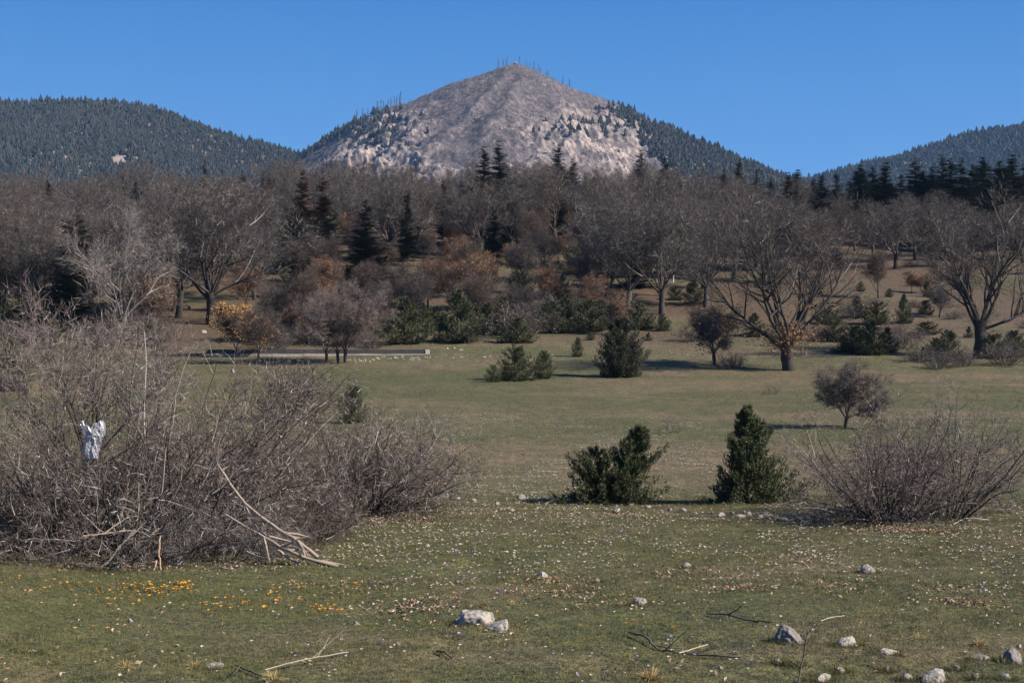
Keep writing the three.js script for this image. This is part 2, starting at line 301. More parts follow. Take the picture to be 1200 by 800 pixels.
function rockGeo(seed, detail, scale, rough, lichen = 0) {
  const g = new THREE.IcosahedronGeometry(1, detail), P = g.attributes.position, C = [], R = rng(seed), o = [R() * 50, R() * 50, R() * 50], cuts = [];
  for (let k = 0; k < 13; k++) cuts.push([randDir(R), rr(R, 0.55, 0.9)]);
  const v = V();
  for (let i = 0; i < P.count; i++) {
    v.fromBufferAttribute(P, i).normalize();
    const n = fbm(v.x * 1.6 + o[0], v.y * 1.6 + o[1], 4, v.z * 1.6 + o[2]); const fine = noise(v.x * 9 + o[1], v.y * 9 + o[2], v.z * 9 + o[0]);
    v.multiplyScalar(1 + rough * (n - 0.5) * 2);
    for (const [dir, c] of cuts) { const e = v.dot(dir) - c; if (e > 0) v.addScaledVector(dir, -e * 0.85); }
    v.multiplyScalar(1 + 0.05 * (fine - 0.5) * 2 + (detail > 4 ? 0.05 * (ridged(v.x * 4 + o[0], v.y * 4 + v.z * 3, 2) - 0.45) + 0.02 * (noise(v.x * 24, v.y * 24, v.z * 24) - 0.5) : 0));
    const sp = detail > 1 ? noise(v.x * 6 + 3, v.y * 6, v.z * 6) : 0.5, sp2 = hash(Math.round(v.x * 60), Math.round(v.y * 60), Math.round(v.z * 60));
    let q = 0.85 + 0.3 * sp2; const dark = lichen * sstep(0.56, 0.68, sp);
    C.push(q * (1 - 0.6 * dark), q * (1 - 0.58 * dark), q * (1 - 0.6 * dark));
    P.setXYZ(i, v.x * scale[0], v.y * scale[1], v.z * scale[2]);
  }
  g.setAttribute('color', new THREE.Float32BufferAttribute(C, 3)); g.deleteAttribute('uv'); g.deleteAttribute('normal'); const m = mergeVertices(g, 1e-5); m.computeVertexNormals(); return m;
}

// ---------------------------------------------------------------- plants: builders
// levels: [{n, len:[a,b], ang:[a,b], from, segs, sides, wander, up, taper}], the last level is drawn as flat twigs
function grow(out, R, p0, dir, len, r0, lv, L, depth = 0) {
  const s = L[lv], pts = [p0.clone()], rad = [r0], d = dir.clone(), p = p0.clone();
  for (let k = 1; k <= s.segs; k++) {
    d.addScaledVector(randDir(R), s.wander).add(V(0, s.up, 0)).normalize(); p.addScaledVector(d, len / s.segs);
    if (out.floor !== undefined && p.y < out.floor) p.y = out.floor;
    pts.push(p.clone()); rad.push(Math.max(s.rmin ?? 0.0015, r0 * (1 - (s.taper ?? 0.75) * k / s.segs)));
  }
  const col = tint((lv > 0 || out.floor !== undefined) && R() < (out.paleShare ?? 0) ? out.pale : s.col, R, out.mottle ?? 0.25);
  if (s.sides > 0) out[s.to].add(pts, rad, s.sides, col, s.lump ?? 0);
  else { const w = r0, side = bendAway(d, Math.PI / 2, R).multiplyScalar(w); for (let k = 0; k < pts.length - 1; k++) { const a = pts[k], b = pts[k + 1], q = 1 - k / s.segs, q2 = 1 - (k + 1) / s.segs; const a1 = a.clone().addScaledVector(side, q), a2 = a.clone().addScaledVector(side, -q); if (k === pts.length - 2) out.twigs.tri(a1, a2, b, col); else { const b1 = b.clone().addScaledVector(side, q2), b2 = b.clone().addScaledVector(side, -q2); out.twigs.tri(a1, a2, b1, col); out.twigs.tri(a2, b2, b1, col); } } }
  const nx = L[lv + 1]; if (!nx) { out.tips?.push(p.clone()); return; }
  const cnt = Math.round(rr(R, nx.n[0], nx.n[1]) * (lv > 0 ? out.dens ?? 1 : 1));
  for (let c = 0; c < cnt; c++) {
    const t = nx.from + (1 - nx.from) * (c + R()) / cnt, f = Math.min(s.segs - 0.001, t * s.segs), i = Math.floor(f), q = pts[i].clone().lerp(pts[i + 1], f - i);
    const tan = pts[i + 1].clone().sub(pts[i]).normalize(), nd = bendAway(tan, rr(R, nx.ang[0], nx.ang[1]), R);
    if (nx.lift) { nd.y += nx.lift; nd.normalize(); }
    if (out.shape && !out.shape(q, nd)) continue;
    const l = rr(R, nx.len[0], nx.len[1]) * (1 - (nx.fade ?? 0.45) * t), r = Math.min(lerp(rad[i], rad[i + 1], f - i) * (nx.sides ? 0.8 : 2), nx.r * rr(R, 0.7, 1.2));
    grow(out, R, q, nd, l, r, lv + 1, L, depth + 1);
  }
}
const BARK = [0.045, 0.038, 0.034], TWIG = [0.068, 0.055, 0.051], PALE = [0.34, 0.31, 0.28];
function bareTree(seed, o) { // o: H, trunk height, trunk radius, limbs, spread
  const R = rng(seed), out = { wood: new Tubes(), branches: new Tubes(), twigs: new Faces(), tips: [], dens: o.dens, pale: o.pale ?? PALE, paleShare: o.paleShare ?? 0.04 };
  const bark = o.bark ?? BARK, twig = o.twig ?? TWIG, H = o.H, th = o.trunk, tr = o.r;
  const L = [
    { segs: 8, sides: 7, wander: 0.2, up: o.up ?? 0.05, taper: 0.8, col: bark, to: 'wood', lump: 0.12 },
    { n: [9, 12], len: [H * 0.24, H * 0.42], ang: [0.5, 1.05], from: 0.2, segs: 5, sides: 4, wander: 0.22, up: 0.07, taper: 0.8, r: tr * 0.22, col: mixc(bark, twig, 0.35), to: 'branches', fade: 0.5, lift: 0.1 },
    { n: [7, 10], len: [H * 0.09, H * 0.16], ang: [0.45, 1.0], from: 0.15, segs: 3, sides: 3, wander: 0.22, up: 0.06, taper: 0.75, r: 0.022, col: mixc(bark, twig, 0.7), to: 'branches', fade: 0.4 },
    { n: [7, 9], len: [H * 0.05, H * 0.095], ang: [0.4, 0.95], from: 0.1, segs: 2, sides: 0, wander: 0.2, up: 0.04, r: 0.0125 * (o.fine ?? 1), col: twig, fade: 0.3 },
    { n: [4, 5], len: [H * 0.03, H * 0.06], ang: [0.4, 0.9], from: 0.15, segs: 1, sides: 0, wander: 0, up: 0.02, r: 0.0105 * (o.fine ?? 1), col: twig, fade: 0.2 },
  ];
  const lean = V(rr(R, -0.08, 0.08) + (o.lean ?? 0), 1, rr(R, -0.08, 0.08)).normalize(), tp = [], rd = [], p = V(0, -0.3, 0);
  const n = 6; for (let k = 0; k <= n; k++) { tp.push(p.clone()); rd.push(tr * (k === 0 ? 1.5 : k === 1 ? 1.12 : k === n ? 1.0 : 0.92 + 0.1 * R())); p.addScaledVector(lean, (th + 0.3) / n).add(V(rr(R, -1, 1) * tr * 0.12, 0, rr(R, -1, 1) * tr * 0.12)); }
  out.wood.add(tp, rd, 10, bark, 0.16);
  const top = tp[n], limbs = o.limbs, a0 = R() * 6.28;
  for (let k = 0; k < limbs; k++) {
    const az = a0 + k * 2.4 + rr(R, -0.3, 0.3), tilt = o.limbDirs ? o.limbDirs[k][0] : lerp(o.spread[0], o.spread[1], (k + 0.3 * R()) / limbs), az2 = o.limbDirs ? o.limbDirs[k][1] : az;
    const dir = V(Math.sin(tilt) * Math.cos(az2), Math.cos(tilt), Math.sin(tilt) * Math.sin(az2));
    const from = top.clone().addScaledVector(lean, -rr(R, 0, th * (o.low ?? 0.3))).addScaledVector(V(dir.x, 0, dir.z), tr * 0.35);
    grow(out, R, from, dir, (H - th) * (o.limbDirs ? o.limbDirs[k][2] : lerp(1.0, 0.78, tilt / 1.4)) * rr(R, 0.82, 1.0), tr * rr(R, 0.26, 0.4), 0, L);
  }
  if (o.shoots) for (let k = 0; k < o.shoots; k++) { const q = top.clone().addScaledVector(lean, -rr(R, 0, th * 0.5)).add(V(rr(R, -1, 1) * tr, 0, rr(R, -1, 1) * tr)); grow(out, R, q, V(rr(R, -1, 1), rr(R, 0, 1), rr(R, -1, 1)).normalize(), rr(R, 0.8, 2.4), 0.014, 2, L); }
  let leaves = null;
  if (o.leaves) {
    leaves = new Faces(); const lc = o.leafCol ?? [0.30, 0.13, 0.045];
    const pool = out.tips.filter((q) => !o.leafLow || q.y < o.leafLow * H);
    for (let k = 0; k < o.leaves; k++) {
      const q = pool[Math.floor(R() * pool.length)]; if (!q || fbm(q.x * 0.7 + seed, q.y * 0.7, 2, q.z * 0.7) < (o.leafGap ?? 0.44)) continue;
      const c = q.clone().addScaledVector(randDir(R), 0.14 * R()), a = randDir(R), s = rr(R, 0.045, 0.085) * (o.leafSize ?? 1), b = bendAway(a, Math.PI / 2, R), col = tint(lc, R, 0.4);
      const t = c.clone().addScaledVector(a, s * 1.6), l = c.clone().addScaledVector(a, s * 0.8).addScaledVector(b, s * 0.5), m = c.clone().addScaledVector(a, s * 0.8).addScaledVector(b, -s * 0.5);
      leaves.tri(c, l, t, col); leaves.tri(c, t, m, col);
    }
  }
  const g = new THREE.Group();
  part(g, 'trunk', out.wood.geo(), MV); const crown = part(g, 'crown', out.branches.geo(), MV); part(crown, 'twigs', out.twigs.geo(), MVS);
  if (leaves) part(crown, 'leaves', leaves.geo(), MLEAF);
  g.userData.H = new THREE.Box3().setFromObject(g).max.y; return g;
}
function shrub(seed, o) { // many-stemmed bare bush
  const R = rng(seed), out = { wood: new Tubes(), branches: new Tubes(), twigs: new Faces(), pale: o.pale ?? [0.36, 0.33, 0.30], paleShare: o.paleShare ?? 0.06, floor: 0.01, mottle: 0.5 };
  const sc = o.scale ?? 1, stem = o.stem ?? [0.036, 0.03, 0.027], twig = o.twig ?? [0.108, 0.082, 0.074];
  const L = [
    { segs: 8, sides: 5, wander: o.wander ?? 0.22, up: o.up ?? 0.0, taper: 0.8, col: stem, to: 'wood', lump: 0.1 },
    { n: o.n1 ?? [7, 10], len: [0.5 * sc, 1.0 * sc], ang: [0.4, 1.1], from: 0.15, segs: 5, sides: 3, wander: 0.28, up: o.up1 ?? 0.02, taper: 0.75, r: 0.008 * sc, col: mixc(stem, twig, 0.5), to: 'branches', fade: 0.3 },
    { n: o.n2 ?? [6, 8], len: [0.2 * sc, 0.45 * sc], ang: [0.4, 1.2], from: 0.1, segs: 2, sides: 0, wander: 0.35, up: 0.02, taper: 0.6, r: 0.0046 * (o.thick ?? 1) * sc, col: twig, to: 'branches', fade: 0.25 },
    { n: o.n3 ?? [4, 6], len: [0.06 * sc, 0.2 * sc], ang: [0.5, 1.3], from: 0.1, segs: 1, sides: 0, wander: 0, up: 0, r: 0.0044 * (o.thick ?? 1) * sc, col: twig, fade: 0.2 },
  ];
  for (let k = 0; k < o.stems; k++) {
    const az = R() * 6.283, e = Math.sqrt(R()), tilt = lerp(o.tilt[0], o.tilt[1], e), q = V(Math.cos(az) * o.foot * e * (o.footX ?? 1), -0.05, Math.sin(az) * o.foot * e);
    const dir = V(Math.sin(tilt) * Math.cos(az) + (o.sweep ?? 0), Math.cos(tilt), Math.sin(tilt) * Math.sin(az)).normalize();
    grow(out, R, q, dir, rr(R, o.len[0], o.len[1]) * (o.lenAt ? o.lenAt(az, tilt, R) : 1), rr(R, o.r[0], o.r[1]), 0, L);
  }
  const g = new THREE.Group();
  part(g, 'stems', out.wood.geo(), MV); part(part(g, 'branches', out.branches.geo(), MV), 'twigs', out.twigs.geo(), MVS);
  g.userData.H = new THREE.Box3().setFromObject(g).max.y; return g;
}
function juniper(seed, o) { // o: H, R (half width), branches, sprays, prof(t)
  const R = rng(seed), tr = new Tubes(), f = new Faces(), H = o.H, gaps = o.gaps ?? 0.4;
  const lean = V(o.lean ?? 0, 1, 0).normalize(), prof = o.prof ?? ((t) => Math.pow(1 - t, 0.8) * (0.55 + 1.0 * Math.min(1, t * 4)));
  tr.add([V(0, -0.15, 0), lean.clone().multiplyScalar(H * 0.35), lean.clone().multiplyScalar(H * 0.7), lean.clone().multiplyScalar(H * 0.93)], [H * 0.035, H * 0.026, H * 0.013, 0.004], 6, [0.11, 0.085, 0.065], 0.15);
  const spray = (c, d, l) => {
    const tone = rr(R, 0.7, 1.35), base = R() < 0.16 ? [0.10, 0.088, 0.032] : o.col ?? [0.044, 0.056, 0.021], col = [base[0] * tone, base[1] * tone, base[2] * tone];  // foliage tone varies at random from spray to spray
    for (let k = 0; k < (o.needles ?? 7); k++) {
      const a = bendAway(d, rr(R, 0.05, 0.85), R), q = c.clone().addScaledVector(d, l * rr(R, -0.5, 0.4)), w = bendAway(a, Math.PI / 2, R).multiplyScalar(l * rr(R, 0.07, 0.12)), e = q.clone().addScaledVector(a, l * rr(R, 0.5, 1)), m = q.clone().lerp(e, 0.35);
      f.tri(q, m.clone().add(w), e, col); f.tri(q, e, m.clone().sub(w), col);
    }
  };
  for (let k = 0; k < o.branches; k++) {
    const t = 0.03 + 0.95 * Math.pow((k + R()) / o.branches, o.low ?? 1.15), az = R() * 6.283, rad = Math.max(0.03 * H, o.R * prof(t) * (1 + gaps * (noise(az * 1.3 + seed, t * 7, 2.5) - 0.5) * 2)) * rr(R, 0.62, 1.2);
    const end = lean.clone().multiplyScalar(H * t).add(V(Math.cos(az) * rad, 0, Math.sin(az) * rad)), p0 = lean.clone().multiplyScalar(Math.max(0, H * t - rad * rr(R, 0.5, 1.1))), segs = 4, pts = [];
    for (let s = 0; s <= segs; s++) { const u = s / segs; pts.push(p0.clone().lerp(end, u).add(V(0, -0.18 * rad * Math.sin(u * 3.14), 0)).addScaledVector(randDir(R), s ? 0.05 * rad : 0)); pts[s].y = Math.max(0.02, pts[s].y); }
    tr.add(pts, [0.02 * H / 2.4, 0.014 * H / 2.4, 0.01 * H / 2.4, 0.006 * H / 2.4, 0.003], 3, [0.12, 0.09, 0.07]);
    for (let s = 0; s < o.sprays; s++) {
      const u = Math.pow(R(), 0.55) * segs * 0.999, i = Math.floor(u), c = pts[i].clone().lerp(pts[i + 1], u - i), tan = pts[i + 1].clone().sub(pts[i]).normalize();
      c.addScaledVector(randDir(R), (0.05 * H * 0.5 + rad * 0.12) * (0.3 + R()) * (1.2 - u / segs * 0.6)); if (c.y < 0.03) c.y = 0.03 + 0.1 * R();
      spray(c, bendAway(tan, rr(R, 0, 0.7), R).add(V(0, 0.45, 0)).normalize(), (o.size ?? 0.13) * rr(R, 0.7, 1.3));
    }
  }
  const g = new THREE.Group(); part(g, 'trunk', tr.geo(), MV); part(g, 'foliage', f.geo(), MPINE); g.userData.H = new THREE.Box3().setFromObject(g).max.y; return g;
}
function fir(seed, o = {}) {
  const R = rng(seed), tr = new Tubes(), f = new Faces(), H = o.H ?? 11, W = o.W ?? 2.6;
  tr.add([V(0, -0.3, 0), V(0, H * 0.5, 0), V(0, H * 0.99, 0)], [H * 0.02, H * 0.012, 0.01], 6, [0.09, 0.07, 0.06], 0.1);
  for (let y = H * (o.from ?? 0.06); y < H * 0.985; y += rr(R, 0.16, 0.28)) {
    const t = y / H, len = (W * Math.pow(1 - t, 0.85) + 0.12) * (0.75 + 0.5 * noise(y * 0.9, seed)), n = Math.round(lerp(9, 5, t));
    for (let k = 0; k < n; k++) {
      const az = R() * 6.283, l = len * rr(R, 0.45, 1.2) * (0.7 + 0.6 * noise(Math.cos(az) * 1.5 + seed, y * 0.6, Math.sin(az) * 1.5 + 9)), a = V(Math.cos(az), rr(R, -0.3, 0.3) + t * 0.45, Math.sin(az)).normalize(), s = V(-Math.sin(az), 0, Math.cos(az)), o0 = V(0, y, 0), m = 7;
      const brown = o.brown && t > 0.5 && R() < 0.65, b = rr(R, 0.6, 1.4), col = brown ? [0.13 * b, 0.055 * b, 0.03 * b] : [0.026 * b, 0.037 * b, 0.021 * b];
      for (let j = 1; j <= m; j++) for (const sg of [-1, 1]) {
        const q = o0.clone().addScaledVector(a, l * j / m).add(V(0, -0.10 * l * (j / m) ** 2, 0)), w = l * 0.42 * (1.2 - j / m) + 0.14, e = q.clone().addScaledVector(a, w * 0.7).addScaledVector(s, sg * w).add(V(0, rr(R, -0.12, 0.08), 0)), c0 = q.clone().addScaledVector(a, -l / m * 1.1);
        f.tri(c0, q, e, col);
      }
    }
  }
  const g = new THREE.Group(); part(g, 'trunk', tr.geo(), MV); part(g, 'foliage', f.geo(), MPINE); g.userData.H = H; return g;
}
function stand(proto, p, height, turn, wide = 1) { // a copy with its foot at p, that tall
  const o = proto.clone(), s = height / proto.userData.H; o.position.copy(p); o.position.y -= 0.06; o.rotation.y = turn; o.scale.set(s * wide, s, s * wide); return o;
}
console.log('builders');

// ---------------------------------------------------------------- plants: kinds
const P = {};
P.oak = [1, 2, 3, 4].map((k) => bareTree(100 + k, { H: 12.5, trunk: rr(rng(k), 1.8, 3.0), r: 0.33, limbs: 7 + (k % 2), spread: [0.08, 1.1], paleShare: 0.12, fine: 0.9, dens: 0.92, twig: [[0.060, 0.049, 0.046], [0.074, 0.058, 0.052], [0.050, 0.043, 0.043], [0.07, 0.052, 0.044]][k - 1], bark: [[0.05, 0.042, 0.037], [0.075, 0.066, 0.06], [0.045, 0.04, 0.038], [0.06, 0.047, 0.038]][k - 1] }));
P.slim = [1, 2, 3].map((k) => bareTree(200 + k, { H: 9, trunk: 1.6, r: 0.17, limbs: 6, spread: [0.05, 0.55], up: 0.1, twig: [[0.082, 0.059, 0.051], [0.067, 0.053, 0.05], [0.086, 0.059, 0.045]][k - 1], fine: 1.0 }));
P.rust = [1, 2, 3].map((k) => bareTree(300 + k, { H: 6, trunk: 1.1, r: 0.12, limbs: 6, spread: [0.08, 0.7], up: 0.08, twig: [0.1, 0.067, 0.052], leaves: 3600, leafCol: [[0.30, 0.14, 0.065], [0.36, 0.19, 0.09], [0.27, 0.12, 0.06]][k - 1] }));
P.palegrey = [bareTree(402, { H: 11, trunk: 2.2, r: 0.3, limbs: 7, spread: [0.1, 1.0], bark: [0.16, 0.147, 0.135], twig: [0.12, 0.102, 0.097], paleShare: 0.3, dens: 0.8 })];
P.fir = [1, 2, 3].map((k) => fir(500 + k, { W: 2.3 + 0.35 * k }));
P.firb = [fir(511, { W: 2.6, brown: true })];
P.jun = [
  juniper(601, { H: 3.4, R: 1.15, branches: 130, sprays: 30, size: 0.17, needles: 4 }),
  juniper(602, { H: 3.0, R: 1.25, branches: 130, sprays: 30, size: 0.17, needles: 4, prof: (t) => Math.sqrt(Math.max(0, 1 - (t * 1.0) ** 2)) * (0.6 + 0.5 * Math.min(1, t * 4)) }),
  juniper(603, { H: 2.6, R: 1.4, branches: 120, sprays: 30, size: 0.17, needles: 4, gaps: 0.7, prof: (t) => Math.sqrt(Math.max(0, 1 - (t * 1.0) ** 3)) * 0.85 }),
];
P.bush = [1, 2].map((k) => shrub(700 + k, { stems: 26, foot: 0.35, tilt: [0.05, 0.95], len: [1.1, 1.7], r: [0.012, 0.022], scale: 0.9, thick: 1.8, n1: [6, 8], n2: [5, 7], n3: [4, 6], twig: [0.095, 0.073, 0.066] }));
console.log('kinds');

const WOOD = 'bare trees of the wood on the slope';
function add(proto, px, py, topY, name, label, category, group, wide = 1, turn) { // foot seen at (px, py), top at row topY
  const p = at(px, py), h = (py - topY) / pxPerM(p), o = stand(proto, p, h, turn ?? hash(px, py, 3) * 6.28, wide); return put(o, name, label, category, group);
}
function addD(proto, px, d, topY, name, label, category, group, wide = 1, turn) { // foot on the ground at that distance, top at row topY
  const p = atDepth(px, d), h = Math.max(2, EYE + (HORIZON - topY) / F * d - p.y), o = stand(proto, p, h, turn ?? hash(px, d, 5) * 6.28, wide); return put(o, name, label, category, group);
}
// ---- single trees one can tell apart
const heroOak = bareTree(811, { H: 14.5, trunk: 2.3, r: 0.5, limbs: 9, spread: [0.1, 1.1], shoots: 40, dens: 0.8, fine: 0.85, leaves: 3600, leafLow: 0.36, leafSize: 1.4, leafCol: [0.24, 0.115, 0.05], low: 0.35, paleShare: 0.08,
  limbDirs: [[0.1, 0.3, 1.0], [0.16, 2.9, 0.95], [0.3, 0.1, 1.0], [0.36, 3.3, 0.95], [0.66, 3.0, 0.95], [0.62, 0.1, 0.95], [0.95, 3.5, 0.75], [0.85, 5.9, 0.8], [0.5, 1.6, 0.8]] });
add(heroOak, 925, 434, 184, 'oak_tree', 'stout bare oak with rusty leaves clinging round its short thick trunk', 'tree', null, 1.02, 0);
const rightOak = bareTree(812, { H: 14, trunk: 3.2, r: 0.5, limbs: 8, spread: [0.1, 1.1], paleShare: 0.12, dens: 0.85, fine: 0.85, shoots: 20, lean: 0.06, low: 0.45,
  limbDirs: [[0.06, 0, 1.0], [0.2, 2.8, 0.98], [0.26, 0.2, 1.0], [0.42, 3.4, 0.92], [0.75, 0.1, 0.85], [0.65, 2.6, 0.8], [1.25, 0.2, 0.6], [0.5, 4.7, 0.85]] });
add(rightOak, 1148, 419, 192, 'oak_tree', 'gnarled bare oak with broken pale limbs and a low sideways bough', 'tree', null, 1, 0);
addD(bareTree(813, { H: 12, trunk: 2.0, r: 0.32, limbs: 8, spread: [0.15, 1.25], bark: [0.12, 0.108, 0.097], paleShare: 0.2, up: 0.03 }), 735, 150, 210, 'oak_tree', 'spreading oak with pale lichened boughs behind the dark junipers', 'tree', null, 1.15);
add(P.oak[0], 247, 380, 192, 'oak_tree', 'big bare oak with a sunlit stub trunk behind the long low wall', 'tree', null, 1.05, 0.6);
add(P.oak[2], 208, 372, 196, 'oak_tree', 'dark trunked bare oak standing close to the oak with sunlit stub trunk', 'tree', null, 1.0, 2.2);
addD(P.palegrey[0], 142, 126, 228, 'pale_tree', 'pale grey barked bare tree standing in front of a big dark fir', 'tree', null, 0.95, 1.0);
add(P.oak[1], 562, 305, 196, 'oak_tree', 'bare oak with pale forked trunk in the middle of the slope', 'tree', null, 1.1, 1.2);
addD(P.oak[3], 652, 215, 185, 'oak_tree', 'bare oak with a dark forked trunk and a level low bough', 'tree', null, 1.2, 4.2);
addD(P.oak[1], 30, 150, 208, 'oak_tree', 'bare oak with brown leaves at its foot beyond the fir', 'tree', null, 1.1, 3);
{ // small trees by the low wall
  const three = bareTree(821, { H: 6, trunk: 1.0, r: 0.12, limbs: 6, spread: [0.1, 0.9], twig: [0.165, 0.125, 0.115] });
  const g = new THREE.Group(); [[-0.75, 0.1, 0.85, 0.4], [0.0, -0.2, 0.9, 2.2], [0.45, 0.15, 1, 4.0]].forEach(([x, z, s, a]) => three.children.forEach((c) => { const m = c.clone(); m.position.set(x, 0, z); m.scale.setScalar(s); m.rotation.y = a; g.add(m); }));
  g.userData.H = 6.1; add(g, 396, 426, 326, 'small_tree', 'three stemmed bushy bare tree in front of the long low wall', 'tree', null, 1.05, 0);
  add(P.slim[0], 303, 427, 350, 'small_tree', 'slender bare twin stemmed tree beside the golden leaved one', 'tree', null, 1.3, 1);
  const gold = bareTree(822, { H: 5, trunk: 0.9, r: 0.1, limbs: 6, spread: [0.1, 0.8], leaves: 9000, leafGap: 0.3, leafCol: [0.36, 0.20, 0.07], leafSize: 1.5 });
  add(gold, 277, 418, 350, 'golden_tree', 'golden brown leaved young oak near the end of the long wall', 'tree', null, 1.1, 0.5);
  const red = bareTree(823, { H: 3.6, trunk: 1.1, r: 0.06, limbs: 6, spread: [0.1, 0.8], leaves: 2600, leafGap: 0.3, leafCol: [0.33, 0.14, 0.055], leafSize: 1.1 });
  add(red, 344, 398, 355, 'rust_tree', 'small rust leaved sapling with a thin straight trunk behind the wall', 'tree', null, 1.0, 0);
  [[1069, 343, 318], [1079, 344, 322], [1085, 344, 320]].forEach(([x, y, t]) => add(red, x, y, t, 'rust_tree', 'rust leaved sapling on the open slope', 'tree', 'rust leaved saplings on the open slope', 1.0));
  add(P.slim[1], 1101, 372, 330, 'small_tree', 'small round bare tree alone on the open slope', 'tree', null, 1.5);
  add(P.slim[2], 1030, 350, 285, 'small_tree', 'tall thin pinkish bare tree on the open slope behind the oak', 'tree', null, 1.1);
  const dark = bareTree(824, { H: 5.4, trunk: 1.2, r: 0.15, limbs: 8, spread: [0.1, 1.1], twig: [0.1, 0.083, 0.08], fine: 1.5, paleShare: 0.01 });
  add(dark, 838, 428, 348, 'thorn_tree', 'small dense dark thorn tree beside the rusty leaved oak', 'tree', null, 1.1, 0);
  const round = bareTree(825, { H: 3.2, trunk: 0.55, r: 0.085, limbs: 9, spread: [0.1, 1.15], twig: [0.12, 0.095, 0.09], fine: 0.9, paleShare: 0.01, lean: 0.1 });
  add(round, 990, 501, 413, 'thorn_tree', 'round headed bare thorn tree alone in the meadow', 'tree', null, 1.1, 0);
  add(P.rust[1], 726, 392, 338, 'rust_tree', 'young oak with light brown leaves rising behind the dark juniper', 'tree', null, 0.9);
}
// ---- firs one can tell apart
[[428, 158, 230, 1.35, 'dark pointed fir with spreading skirts among rusty saplings', 1], [477, 195, 221, 1.25, 'small dark fir uphill of the spreading skirted fir', 0]].forEach(([x, y, t, w, l, k]) => addD(P.fir[k], x, y, t, 'fir_tree', l, 'fir', null, w));
addD(P.fir[2], 88, 134, 240, 'fir_tree', 'big dark fir behind the pale grey tree', 'fir', null, 1.15);
addD(P.fir[0], 142, 230, 203, 'fir_tree', 'dark fir top rising between the bare crowns', 'fir', null, 1.2);
addD(P.fir[1], 238, 240, 184, 'fir_tree', 'thin fir top rising above the crown of the big oak', 'fir', null, 0.8);
[[353, 185, 195], [377, 190, 198], [313, 215, 205]].forEach(([x, d, t]) => addD(P.firb[0], x, d, t, 'fir_tree', 'fir with a red brown upper crown', 'fir', 'firs with red brown tops', 1.1));
[[567, 215, 167], [585, 220, 160]].forEach(([x, d, t]) => addD(P.fir[1], x, d, t, 'fir_tree', 'tall black green fir of the pair against the pale mountain foot', 'fir', 'pair of tall firs below the mountain', 1.15));
[[655, 270, 166], [672, 280, 182], [697, 250, 205], [752, 265, 173], [780, 235, 181], [795, 255, 200], [283, 250, 198], [640, 300, 190], [850, 245, 196], [868, 250, 184], [888, 255, 196], [905, 262, 205]].forEach(([x, d, t], i) => addD(P.fir[i % 3], x, d, t, 'fir_tree', 'dark fir among bare crowns below the mountain', 'fir', 'firs among the bare crowns', 1.15));
{ const R = rng(51); for (let px = 925; px < 1265; px += rr(R, 9, 19)) addD(P.fir[Math.floor(R() * 3)], px, rr(R, 214, 275), rr(R, 182, 208) - (px > 1030 ? 4 : -6), 'fir_tree', 'dark fir in the row along the top of the open slope', 'fir', 'firs along the top of the open slope', rr(R, 1.3, 1.75)); }
{ const R = rng(52); for (let px = 900; px < 1290; px += rr(R, 15, 26)) addD(P.oak[Math.floor(R() * 4)], px, rr(R, 192, 216), rr(R, 214, 250), 'oak_tree', 'grey bare tree in front of the fir row above the open slope', 'tree', 'bare trees before the fir row', rr(R, 0.9, 1.2)); }
